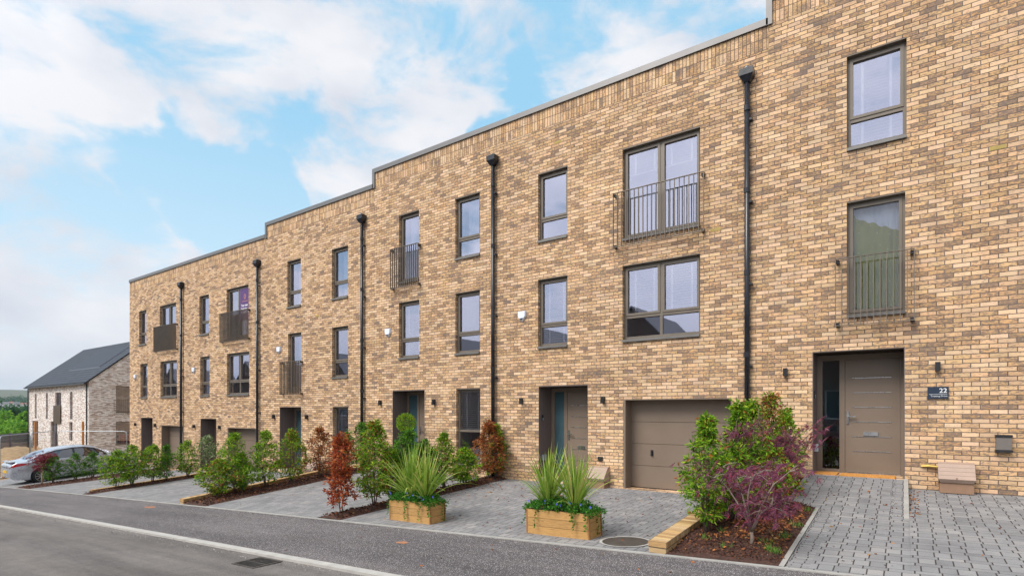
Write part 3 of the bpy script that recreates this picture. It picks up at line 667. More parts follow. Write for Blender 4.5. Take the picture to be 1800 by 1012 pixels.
def door(root, x0, x1, z0, z1, full=True, num=None):
    yd = .60
    fr = MB(); xs = x0+.43 if full else x0+.50
    zt = z1-.13
    # frame: threshold to head, mullion between sidelight and leaf
    fr.box(x0, x0+.10, yd, yd+.08, z0, z1-.03); fr.box(x1-.06, x1, yd, yd+.08, z0, z1-.03); fr.box(x0+.10, x1-.06, yd, yd+.08, zt, z1-.03)
    fr.box(xs-.045, xs+.045, yd, yd+.08, z0, zt); fr.box(x0+.10, xs-.045, yd, yd+.08, z0, z0+.07)
    f = fr.build('door_frame', M['frame'] if False else M['door'], root, bevel=.005)
    p = MB(); p.face([(x0+.10, yd+.03, z0+.07), (xs-.045, yd+.03, z0+.07), (xs-.045, yd+.03, zt), (x0+.10, yd+.03, zt)]); p.build('sidelight', M['glass_side' if x0 > -3 else 'glass_frost'], f)
    hb = MB(); hb.box(x0-.3, x1+.3, yd+.6, yd+.62, z0, z1); hb.build('hall', M['roomwall'], f)
    lf = MB(); lf.box(xs+.05, x1-.063, yd+.012, yd+.06, z0+.03, zt-.004)
    d = lf.build('door', M['door'], root, bevel=.004)
    lx0, lx1 = xs+.16, x1-.20
    for k in range(6):
        zz = z0+.42+k*.275; gl = MB(); gl.box(lx0, lx1, yd+.004, yd+.0115, zz, zz+.010); gl.build('door_groove', M['chrome'], d)
    lp = MB(); lp.box(lx0+.18, lx1-.20, yd-.008, yd+.011, z0+.72, z0+.79); lp.build('letter_plate', M['chrome'], d, bevel=.006)
    hd = MB(); hd.box(xs+.075, xs+.11, yd-.004, yd+.011, z0+.93, z0+1.17); hd.box(xs+.085, xs+.10, yd-.05, yd-.004, z0+1.07, z0+1.09); hd.box(xs+.085, xs+.22, yd-.06, yd-.045, z0+1.065, z0+1.09)
    hd.build('door_handle', M['chrome'], d, bevel=.003)
    th = MB(); th.box(xs+.045, x1-.062, yd-.03, yd+.07, z0+.004, z0+.028); th.build('threshold', M['chrome'], d)
    # reveal lining: boarded left side, soffit, right side
    lin = MB(); a = x0+.012
    lin.face([(a, yd, z0), (a, .003, z0), (a, .003, z1-.012), (a, yd, z1-.012)], [(yd, z0), (0, z0), (0, z1), (yd, z1)])
    b = x1-.012
    lin.face([(b, .003, z0), (b, yd, z0), (b, yd, z1-.012), (b, .003, z1-.012)], [(0, z0), (yd, z0), (yd, z1), (0, z1)])
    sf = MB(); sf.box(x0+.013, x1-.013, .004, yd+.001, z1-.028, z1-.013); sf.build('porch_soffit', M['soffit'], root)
    lin.box(x0, a, .001, .003, z0, z1-.012); lin.box(b, x1, .001, .003, z0, z1-.012); lin.box(x0, x1, .001, .003, z1-.012, z1)
    lin.build('porch_lining', M['clad'], root)
    st = MB(); st.box(x0, x1, -.002, yd+.1, z0-.06, z0-.002); st.build('doorstep', M['edging'], root)
def garage(root, x0, x1, z0, z1, handle=True):
    yd = .33; g = MB(); n = 4; h = (z1-.02-z0)/n
    for k in range(n):
        g.box(x0+.05, x1-.03, yd, yd+.04, z0+.02+k*h*.995, z0+.02+(k+1)*h*.995-.008)
    d = g.build('garage_door', M['door'], root, bevel=.006)
    b = MB(); b.box(x0+.05, x1-.03, yd+.041, yd+.06, z0, z1-.02); b.box(x0+.05, x1-.03, yd-.01, yd+.03, z0-.03, z0+.018); b.build('seal', M['black'], d)
    if handle:
        k = MB(); k.box(x0+.52, x0+.58, yd-.012, yd-.001, z0+.74, z0+.87); k.box(x0+.53, x0+.57, yd-.045, yd-.012, z0+.75, z0+.80); k.box(x0+.535, x0+.565, yd-.03, yd-.012, z0+.82, z0+.85)
        k.build('garage_handle', M['black'], d, bevel=.005)
    l = MB()
    l.box(x0, x0+.05, .003, yd+.04, z0-.1, z1-.02); l.box(x1-.03, x1, .003, yd+.04, z0-.1, z1-.02); l.box(x0, x1, .003, yd+.04, z1-.02, z1-.002)
    l.build('garage_lining', M['door'], root)
def wall_light(root, x, z):
    b = MB(); b.box(x-.035, x+.035, -.095, -.012, z-.075, z+.075); b.box(x-.028, x+.028, -.012, -.001, z-.06, z+.06)
    o = b.build('wall_light', M['black'], root, bevel=.003); return o
def alarm(root, x, z):
    b = MB(); prof = [(-.125, .125), (.125, .125), (.115, -.02), (.0, -.155), (-.115, -.02)]
    f = [(x+a*.88, -.06, z+c*.9) for a, c in prof]; r_ = [(x+a, -.001, z+c) for a, c in prof]
    b.face(list(reversed(f))); n = len(prof)
    for i in range(n): j = (i+1) % n; b.face([f[i], f[j], r_[j], r_[i]])
    o = b.build('alarm_box', M['alarm'], root, bevel=.006)
    c = MB(); f = [(x+a, -.062, z+q) for a, q in ((-.06, -.062), (.06, -.062), (0, -.135))]; r2 = [(p[0], -.001, p[2]) for p in f]
    c.face(f); 
    for i in range(3): j = (i+1) % 3; c.face([f[j], f[i], r2[i], r2[j]])
    c.build('alarm_lens', M['bluegrey'], o)
def downpipe(root, x, ztop, zbot):
    y = -.085; p = MB(); p.tube([(x, y, zbot), (x, y, ztop-.2)], .05, 14)
    o = p.build('downpipe', M['pipe'], root, smooth=True)
    h = MB(); h.box(x-.13, x+.13, -.20, -.002, ztop-.13, ztop)
    a = [(x-.13, -.20), (x+.13, -.20), (x+.13, -.002), (x-.13, -.002)]; b = [(x-.055, y-.055), (x+.055, y-.055), (x+.055, y+.055), (x-.055, y+.055)]
    for i in range(4):
        j = (i+1) % 4; h.face([(b[i][0], b[i][1], ztop-.25), (b[j][0], b[j][1], ztop-.25), (a[j][0], a[j][1], ztop-.131), (a[i][0], a[i][1], ztop-.131)])
    h.build('hopper_head', M['pipe'], o, bevel=.006)
    z = ztop-.75
    while z > zbot+.2:
        c = MB(); c.tube([(x, y, z-.05), (x, y, z+.05)], .058, 14); c.build('pipe_collar', M['pipe'], o)
        c = MB(); c.box(x+.045, x+.095, y-.02, -.002, z-.25, z-.21); c.build('pipe_clip', M['pipe'], o); z -= 1.62
    e = MB(); e.tube([(x, -.002, ztop+.03), (x, -.12, ztop+.03), (x, -.13, ztop-.04)], .035, 10); e.build('outlet', M['galv'], o, smooth=True)
def house(x0, x1, L, top, spec, label, joint=False, right=False, step=False):
    root = empty('terraced_house', ((x0+x1)/2, 0, L+.45)); tag(root, label, 'house', 'terrace of buff brick townhouses')
    zb = -2.6; ops = []
    for s in spec.get('win', []): ops.append(s[:4])
    for s in spec.get('door', []): ops.append(s[:4])
    for s in spec.get('garage', []): ops.append(s[:4])
    zs = top-.14-.45; g = .006 if joint else 0
    mb = MB(); wall_grid(mb, x0+g, x1, zb, zs, ops)
    depth = {}
    for s in spec.get('win', []): depth[s[:4]] = .10
    for s in spec.get('door', []): depth[s[:4]] = .60
    for s in spec.get('garage', []): depth[s[:4]] = .33
    for q, dp in depth.items():
        a, b, c, d = q; dd = dp+.08
        mb.face([(a, dd, c), (a, 0, c), (a, 0, d), (a, dd, d)], [(a+dd, c), (a, c), (a, d), (a+dd, d)])
        mb.face([(b, 0, c), (b, dd, c), (b, dd, d), (b, 0, d)], [(b, c), (b+dd, c), (b+dd, d), (b, d)])
        mb.face([(a, 0, d), (b, 0, d), (b, dd, d), (a, dd, d)], [(a, 0), (b, 0), (b, .1), (a, .1)])
        mb.face([(a, dd, c), (b, dd, c), (b, 0, c), (a, 0, c)], [(a, 0), (b, 0), (b, .1), (a, .1)])
    zt = top-.16
    mb.face([(x0+g, 12, zb), (x0+g, 0, zb), (x0+g, 0, zs), (x0+g, 12, zs)], [(12, zb), (0, zb), (0, zs), (12, zs)])
    mb.face([(x0+g, 12, zs), (x0+g, .0, zs), (x0+g, .0, zt), (x0+g, 12, zt)], [(12, zs), (0, zs), (0, zt), (12, zt)])
    if right: mb.face([(x1, 0, zb), (x1, 12, zb), (x1, 12, zt), (x1, 0, zt)], [(0, zb), (12, zb), (12, zt), (0, zt)])
    mb.face([(x1, 12, zb), (x0+g, 12, zb), (x0+g, 12, zt), (x1, 12, zt)], [(x1, zb), (x0, zb), (x0, zt), (x1, zt)])
    mb.build('wall', M['brick'], root)
    sm = MB(); sm.face([(x0+g, 0, zs), (x1, 0, zs), (x1, 0, top-.13), (x0+g, 0, top-.13)], [(x0, 0), (x1, 0), (x1, .45), (x0, .45)]); sm.build('soldier_course', M['soldier'], root)
    rf = MB(); rf.box(x0+.02, x1-.001 if not right else x1-.3,   .3, 11.9, top-.5, top-.45); rf.build('roof', M['roof_felt'], root)
    cp = MB(); xl = x0-.035 if step else x0
    cp.box(xl, x1, -.04, .36, top-.13, top)
    if step: cp.box(x0-.035, x0+.075, -.04, .36, top-.13-(.475+.0), top-.131); 
    xx = x0+2.9
    cp.build('coping', M['coping'], root, bevel=.004)
    if joint:
        j = MB(); j.box(x0-.004, x0+g+.001, .004, .02, zb, zs); j.build('movement_joint', M['sealant'], root)
    for s in spec.get('win', []): window(root, *s[:4], *s[4:])
    for s in spec.get('door', []): door(root, *s)
    for s in spec.get('garage', []): garage(root, *s)
    for s in spec.get('balc', []): balcony(root, *s)
    for s in spec.get('light', []): wall_light(root, s, L+2.44)
    for s in spec.get('alarm', []): alarm(root, *s)
    for s in spec.get('pipe', []): downpipe(root, s, L+8.90, L+.35)
    for x, z in spec.get('vent', []):
        v = MB(); v.box(x-.10, x+.10, -.004, .02, z-.033, z+.033); 
        for k in range(6): v.box(x-.085+k*.03, x-.075+k*.03, -.008, -.0045, z-.025, z+.025)
        v.build('air_brick', M['vent'], root)
    return root
def sm(x0, x1, head, b='none'): return (x0, x1, head-1.74, head, 'small', b)
def spec(L):
    h2, h1, h0 = L+8.12, L+5.475, L+2.80
    return h2, h1, h0
TOPS = {'F': 9.80, 'E': 9.33, 'D': 9.33, 'C': 8.86, 'B': 8.42, 'A': 8.42}
L = -1.42; h2, h1, h0 = spec(L)
hA = house(-32.46, -26.30, L, 8.42, dict(win=[sm(-31.31, -30.45, h2), (-28.96, -27.25, h2-2.1, h2, 'double', 'curtain'), sm(-31.15, -30.32, h1), (-28.89, -27.18, h1-1.74, h1, 'big', 'half')],
    door=[(-31.06, -29.74, L+.52, h0)], garage=[(-28.80, -26.54, L+.40, L+2.445, False)], balc=[(-29.32, -27.05, L+5.93, L+7.13, 24)], light=[-31.66, -29.38], alarm=[(-31.73, 3.43)], pipe=[-26.56-.02]),
    'terraced house at the far left end of the buff brick row, beside the silver car')
hB = house(-26.30, -19.78, L, 8.42, dict(win=[sm(-25.05, -24.20, h2), (-22.73, -21.04, h2-2.1, h2, 'double', 'curtain'), sm(-24.97, -24.14, h1), (-22.70, -20.99, h1-1.74, h1, 'big', 'half')],
    door=[(-24.94, -23.57, L+.52, h0)], garage=[(-22.66, -20.50, L+.40, L+2.445, False)], balc=[(-23.05, -20.90, L+5.93, L+7.13, 23)], light=[-25.46, -23.23], alarm=[(-25.53, 3.50)], pipe=[-20.26]),
    'terraced house with a purple poster in its top floor window')
L = -.95; h2, h1, h0 = spec(L)
hC = house(-19.78, -13.65, L, 8.86, dict(win=[sm(-18.39, -17.55, h2, 'curtain'), sm(-15.78, -14.92, h2, 'curtain'), (-18.34, -17.52, h1-2.1, h1, 'juliet', 'curtain'), sm(-15.76, -14.92, h1),
    (-15.72, -14.91, h0-2.1, h0, 'tall', 'full')], door=[(-18.88, -17.53, L+.52, h0, False)], balc=[(-18.67, -17.42, h1-2.24, h1-1.03, 13)], light=[-19.22, -17.15], alarm=[(-18.90, 3.96)], pipe=[-14.12], vent=[(-16.6, 5.0)]),
    'terraced house whose only balcony railing is on the middle floor above its door', True, False, True)
L = -.48; h2, h1, h0 = spec(L)
hD = house(-13.65, -8.40, L, 9.33, dict(win=[(-12.50, -11.65, h2-2.1, h2, 'juliet', 'curtain'), sm(-10.23, -9.35, h2, 'curtain'), sm(-12.50, -11.64, h1, 'full'), sm(-10.23, -9.35, h1), (-10.20, -9.34, h0-2.1, h0, 'tall', 'half')],
    door=[(-12.79, -11.42, L+.52, h0, False)], balc=[(-12.76, -11.57, h2-2.24, h2-1.02, 13)], light=[-13.31, -11.02], alarm=[(-12.97, 4.12)], pipe=[-8.84]),
    'terraced house with a round topiary ball outside its recessed door', True, False, True)
hE = house(-8.40, -2.15, L, 9.33, dict(win=[sm(-7.48, -6.63, h2), (-5.20, -3.46, h2-2.1, h2, 'double', 'top'), sm(-7.48, -6.63, h1, 'full'), (-5.20, -3.46, h1-1.74, h1, 'big', 'half2')],
    door=[(-7.46, -6.08, L+.52, h0)], garage=[(-5.18, -2.82, L+.43, L+2.445)], balc=[(-5.38, -3.35, h2-2.24, h2-1.01, 20)], light=[-7.96, -5.67], alarm=[(-7.95, 4.13)], pipe=[-2.52], vent=[(-6.9, 8.28), (-3.15, 5.42)]),
    'terraced house with brown garage door behind the nearer planter')
L = 0.; h2, h1, h0 = spec(L)
hF = house(-2.15, 4.30, L, 9.80, dict(win=[sm(-.84, .04, h2, 'full'), (-.84, .02, h1-2.1, h1, 'juliet', 'none'), sm(2.35, 3.2, h2, 'full'), sm(2.35, 3.2, h1, 'half')],
    door=[(-1.39, .015, .52, h0)], balc=[(-1.01, .15, h1-2.245, h1-1.03, 12)], light=[-1.84, .46], vent=[(1.22, 5.89)]),
    'terraced house numbered 22 at the right end of the photo', True, True, True)
# extra blind for the big middle-floor window of the garage house
def extra_blind(x0, x1, z0, z1, y, parent):
    bb = MB(); slats(bb, x0, x1, z0, z1, y); bb.build('blind', M['blind'], parent)
for ch in hE.children:
    if ch.name.startswith('window') and abs(sum(v.co.z for v in ch.data.vertices)/len(ch.data.vertices)+wloc(hE).z-4.15) < .3 and sum(v.co.x for v in ch.data.vertices)/len(ch.data.vertices)+wloc(hE).x > -5:
        extra_blind(-5.14, -4.36, 3.86, 4.92, .24, ch); extra_blind(-4.30, -3.52, 3.86, 4.92, .24, ch)
# draped green curtain in the middle floor window of number 22
def drape():
    win = [c for c in hF.children if c.name.startswith('window')]
    win = min(win, key=lambda c: abs(sum(v.co.z for v in c.data.vertices)/len(c.data.vertices)+wloc(hF).z-4.42)+abs(sum(v.co.x for v in c.data.vertices)/len(c.data.vertices)+wloc(hF).x+.41))
    m = MT('green_voile'); sp = m.n('ShaderNodeTexVoronoi'); sp.inputs['Scale'].default_value = 11; m.l(m.obj(), sp.inputs['Vector'])
    m.set(m.mix(m.mr(sp.outputs['Distance'], .12, .08), (.34, .35, .07), (.75, .75, .35)), .9)
    mb = MB(); nx, nz = 40, 30
    def P(i, j):
        u = i/nx; x = lerp(-.79, -.03, u); top = 5.26 if u < .1 else lerp(5.22, 4.86, (u-.1)/.9)
        z = lerp(3.55, top+.015*math.sin(u*30), j/nz); fold = .03*math.sin(u*26+2.2*math.sin(j/nz*2+u*4))+.02*math.sin((u*2-j/nz)*9)
        return (x, .245+fold*.8, z)
    for i in range(nx):
        for j in range(nz): mb.face([P(i, j), P(i+1, j), P(i+1, j+1), P(i, j+1)])
    mb.build('draped_curtain', m.m, win, smooth=True, merge=True)
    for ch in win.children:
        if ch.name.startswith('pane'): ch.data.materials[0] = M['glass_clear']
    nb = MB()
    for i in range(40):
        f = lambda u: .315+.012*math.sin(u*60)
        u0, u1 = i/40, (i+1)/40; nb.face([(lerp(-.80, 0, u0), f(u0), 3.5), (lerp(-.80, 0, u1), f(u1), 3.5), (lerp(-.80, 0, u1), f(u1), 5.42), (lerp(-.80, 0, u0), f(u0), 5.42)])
    nb.build('sky_reflection_sheet', M['sky_sheet'], win, smooth=True, merge=True)  # pale sheet added behind the drape to imitate the sky's reflection in the glass
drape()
# poster in a top floor window
def poster():
    win = [c for c in hB.children if c.name.startswith('window')]
    win = max(win, key=lambda c: sum(v.co.z for v in c.data.vertices)/len(c.data.vertices)+sum(v.co.x for v in c.data.vertices)/len(c.data.vertices))
    b = MB(); b.box(-21.82, -21.10, .083, .0855, 5.35, 6.60); p = b.build('poster', M['purple'], win)
    e = MB(); cx, cz = -21.46, 6.28
    for k in range(10):
        a = 2*math.pi*k/10; a2 = a+.35
        e.face([(cx+.035*math.cos(a), .081, cz+.05*math.sin(a)), (cx+.085*math.cos(a+.12), .081, cz+.115*math.sin(a+.12)), (cx+.07*math.cos(a2+.1), .081, cz+.10*math.sin(a2+.1)), (cx+.045*math.cos(a2), .081, cz+.06*math.sin(a2))][::-1])
    e.box(cx-.22, cx+.22, .080, .0825, 6.085, 6.098)
    e.build('emblem', M['orange'], p)
    for k, t in enumerate(('Your new', 'beginning', 'starts here')):
        textmesh('lettering', t, .135, (-21.74, .0815, 5.89-k*.135), M['white'], p, sx=.9, extr=.001, bold=.003)
poster()
# number plate, meter box and fittings of number 22 (all screwed to its wall)
b = MB(); b.box(.325, .605, -.022, -.001, 1.905, 2.105); pl = b.build('house_number_plate', M['bluegrey'], hF, bevel=.002)
textmesh('number', '22', .105, (.585, -.0235, 2.005), M['white'], pl, 'RIGHT', bold=.001)
textmesh('street_name', 'Training Drive', .038, (.588, -.0235, 1.938), M['white'], pl, 'RIGHT')
b = MB(); b.box(.345, .588, -.0245, -.0225, 1.978, 1.982); b.build('underline', M['white'], pl)
def meter_box(root, x0, x1, z0, z1):
    g = MB(); w0 = .02
    def seg(a, b2, t0, t1): pass
    prof = [(-.26, z0+.14), (-.30, z0+.20), (-.10, z1-.02), (-.0, z1)]
    base = MB(); base.box(x0+.02, x1-.02, -.24, -.001, z0-.03, z0+.15); o = base.build('meter_box', M['meter_base'], root, bevel=.01)
    for i in range(len(prof)-1):
        (ya, za), (yb, zb) = prof[i], prof[i+1]; n = 4 if i == 1 else 1
        for k in range(n):
            y0, z_0, y1, z_1 = lerp(ya, yb, k/n), lerp(za, zb, k/n), lerp(ya, yb, (k+1)/n), lerp(za, zb, (k+1)/n)
            e = .008; y1b, z1b = lerp(y0, y1, .96), lerp(z_0, z_1, .96)
            ww = .0 if i else .025
            g.face([(x0+ww, y0, z_0), (x1-ww, y0, z_0), (x1, y1b, z1b), (x0, y1b, z1b)]); g.face([(x0, y1b, z1b), (x1, y1b, z1b), (x1, y1b+e, z1b-.004), (x0, y1b+e, z1b-.004)])
    side = [(-.0, z0+.12)]+prof
    for x in (x0+.004, x1-.004): g.face([(x, a, c) for a, c in (side if x == x0+.004 else side[::-1])])
    g.build('meter_lid', M['meter'], o)
    k = MB(); k.tube([((x0+x1)/2, -.281, z0+.215), ((x0+x1)/2, -.297, z0+.212)], .013, 10); k.build('lid_screw', M['meter_base'], o)
    return o
mbx = meter_box(hF, .46, .93, .40, .86)
b = MB(); b.tube([(.24, -.03, .77), (.34, -.04, .78), (.47, -.05, .77)], [.018, .024, .018], 10); b.build('gas_pipe', M['brass'], mbx)
meter_box(hE, -5.98, -5.52, -.04, .42)
meter_box(hC, -16.95, -16.45, -.52, -.08)
b = MB(); b.box(1.19, 1.375, -.10, -.001, 1.09, 1.285); o = b.build('flue_cowl', M['cowl'], hF, bevel=.004)
b = MB(); b.box(1.18, 1.385, -.11, -.001, 1.287, 1.325); b.build('cowl_cap', M['black'], o)
b = MB(); b.box(1.18, 1.385, -.105, -.001, 1.05, 1.088); b.build('cowl_base', M['black'], o)
b = MB(); b.box(-5.80, -5.69, -.05, -.001, .55, .64); b.build('outside_tap_box', M['black'], hE, bevel=.01)
for root, x, z in ((hF, -1.378, .52), (hE, -7.448, .04)):
    b = MB(); b.box(x, x+.02, .13, .18, z+1.42, z+1.56); o = b.build('doorbell', M['black'], root, bevel=.004)
    b = MB(); b.box(x+.02, x+.024, .137, .173, z+1.425, z+1.49); b.build('bell_push', M['galv'], o)
    b = MB(); b.box(x, x+.07, .12, .26, z+.42, z+.56); b.build('socket_box', M['galv'], root, bevel=.006)
# mats
for (xa, xb, lab) in ((-1.37, -1.0, 'small orange coir doormat under the sidelight of the door numbered 22'), (-.95, -.12, 'long orange coir doormat in front of the brown door numbered 22')):
    b = MB(); b.box(xa, xb, .10 if xb < -.9 else .02, .50 if xb < -.9 else .40, .522, .545); o = b.build('doormat', M['mat'], bevel=.006); tag(o, lab, 'doormat', 'coir doormats at the door numbered 22')
    if xb < -.9: pass
b = MB(); b.lathe([(0, 0), (.09, 0), (.12, .2), (.11, .2), (.09, .17), (0, .17)], (-1.17, .9, .55), 16); o = b.build('flower_pot', M['terracotta'])
tag(o, 'small terracotta pot with red flowers behind the sidelight glass', 'potted plant')
rr = random.Random(4); b = MB()
for _ in range(160):
    a = rr.uniform(0, 6.28); r_ = rr.uniform(0, .16); z = rr.uniform(.72, 1.15); s_ = .03; p = Vector((-1.17+r_*math.cos(a), .9+r_*math.sin(a), z)); q = Vector((rr.uniform(-1, 1), rr.uniform(-1, 1), rr.uniform(-1, 1))).normalized()
    t = q.orthogonal().normalized()*s_; b.face([p-t, p+q*s_-t*.2, p+t, p-q*s_])
b.build('foliage', M['leaf_deep'], o)
b = MB()
for _ in range(14):
    p = (-1.17+rr.uniform(-.08, .08), .85+rr.uniform(-.05, .05), 1.15+rr.uniform(-.03, .05)); b.lathe([(0, -.02), (.025, 0), (0, .02)], p, 6)
b.build('flowers', M['flower_red'], o)

# ------------------------------------------------------------------ plants
def leaf_quads(P, Dr, ln, wd, rng, fold=.25):
    """P base points (n,3), Dr directions, folded diamond leaves"""
    n = len(P); Dr = Dr/np.linalg.norm(Dr, axis=1, keepdims=True)
    up = rng.normal(size=(n, 3)); sd = np.cross(Dr, up); sd /= np.linalg.norm(sd, axis=1, keepdims=True); nn = np.cross(sd, Dr)
    l = ln*rng.uniform(.65, 1.2, (n, 1)); w_ = wd*rng.uniform(.7, 1.15, (n, 1))
    mid = P+Dr*l*.45
    return np.stack([P, mid+sd*w_*.5+nn*w_*fold, P+Dr*l-nn*l*.08, mid-sd*w_*.5+nn*w_*fold], axis=1)
PROF = {'tuft': [(0, .06), (.12, .35), (.32, .92), (.48, 1), (.62, .78), (.76, .42), (.84, .16), (.93, .22), (1, .10)],
        'column': [(0, .30), (.12, .62), (.3, .85), (.5, 1), (.7, .9), (.85, .62), (1, .10)],
        'bush': [(0, .25), (.1, .6), (.3, 1.), (.5, .95), (.7, .72), (.85, .40), (1, .08)],
        'leggy': [(0, .05), (.15, .25), (.3, .8), (.45, 1), (.65, .85), (.82, .45), (1, .10)],
        'hour': [(0, .4), (.15, .9), (.3, 1.), (.42, .8), (.5, .45), (.6, .8), (.75, .85), (.9, .45), (1, .12)],
        'ball': [(0, .2), (.15, .7), (.35, .97), (.5, 1), (.65, .97), (.85, .7), (1, .2)]}
def prof(name, t):
    p = PROF[name]; return np.interp(t, [a for a, b in p], [b for a, b in p])
def shrub(name, loc, h, r_, label, seed, shape='bush', leaf='leaf_green', n=900, ln=.075, wd=.032, t0=.12, cat='shrub', group='shrubs in the beds between the driveways', bark='bark', stems=5, leaf2=None, frac2=0, droop=.35, squash=.75):
    rng = np.random.default_rng(seed); rnd = random.Random(seed)
    root = empty(name, loc); tag(root, label, cat, group)
    sb = MB(); paths = []
    for k in range(stems):
        a = 2*math.pi*k/stems+rnd.uniform(-.4, .4); top = h*rnd.uniform(.62, .95) if k else h*.97
        rad = r_*rnd.uniform(.35, .6) if k else .02
        pts = [Vector((math.cos(a)*.02, math.sin(a)*.02, -.03))]
        for j in range(1, 6):
            t = j/5; pts.append(Vector((math.cos(a)*rad*t**.8+rnd.uniform(-.02, .02), math.sin(a)*rad*t**.8+rnd.uniform(-.02, .02), top*t)))
        paths.append(pts); sb.tube(pts, [.013*(1-.7*i/5)*(h/1.4)**.5 for i in range(6)], 5)
    nc = max(8, n//11); Q = []; Dr = []; L2 = []
    for c in range(nc):
        t = t0+(1-t0)*rnd.random()**.95
        R_ = r_*prof(shape, t); a = rnd.uniform(0, 6.283); q = rnd.random()**.45
        # uneven outline: lobes by angle and height
        lob = 1+.22*math.sin(a*2+seed)+.18*math.sin(a*3+t*9+seed*2)
        rad = R_*q*lob; cz = t*h; C_ = Vector((math.cos(a)*rad, math.sin(a)*rad*1.0, cz))
        sp = min(paths, key=lambda p: min((v-C_).length for v in p)); v0 = min(sp, key=lambda v: (v-C_).length+max(0, v.z-C_.z)*1.2)
        tip = C_+Vector((0, 0, .02)); midp = (v0+tip)/2+Vector((0, 0, -.01))
        if (tip-v0).length < .6*h: sb.tube([v0, midp, tip], [.0045, .0032, .002], 3, False)
        kk = rnd.randint(7, 14)
        out = (C_-Vector((0, 0, cz))); out = out.normalized() if out.length > .01 else Vector((0, 0, 1))
        base = Vector(out)*.6+Vector((0, 0, .55))
        for _ in range(kk):
            d = Vector((rnd.gauss(0, 1), rnd.gauss(0, 1), rnd.gauss(0, .7))).normalized()
            Q.append(tuple(C_+d*rnd.uniform(.0, .055)*(h/1.3)+Vector(out)*rnd.uniform(-.03, .03))); dd = d+base*.5+Vector((0, 0, -droop*2*rnd.random())); Dr.append(tuple(dd))
            L2.append(1 if rnd.random() < frac2 else 0)
    Q = np.array(Q); Dr = np.array(Dr); L2 = np.array(L2)
    arr = leaf_quads(Q, Dr, ln, wd, rng)
    sb.build('stems', M[bark], root, local=True, smooth=True)
    m1 = MB(); m1.quads(arr[L2 == 0]); m1.build('foliage', M[leaf], root, local=True)
    if leaf2 and L2.any(): m2 = MB(); m2.quads(arr[L2 == 1]); m2.build('autumn_foliage', M[leaf2], root, local=True)
    return root
def on_plane(px, py, xb):
    """point on the bed's own line x = xb seen at that pixel of the survey"""
    n = (px-CXP)/FPX; d = FWD+RGT*n; t = xb/d.x; return Vector((xb, d.y*t-D, ZC-(py-HYP)/FPX*t)), t
def plant_at(px, base, top, hw, xb, zf=None, clampy=(-5.1, -.2)):
    p, t = on_plane(px, base, xb); y = min(clampy[1], max(clampy[0], p.y)); 
    # distance along the camera axis for that y
    Z = p.x*FWD.x+(y+D)*FWD.y; z = zf(xb, y) if zf else p.z
    return (xb, y, z), (ZC-(top-HYP)/FPX*Z)-z, hw/FPX*Z
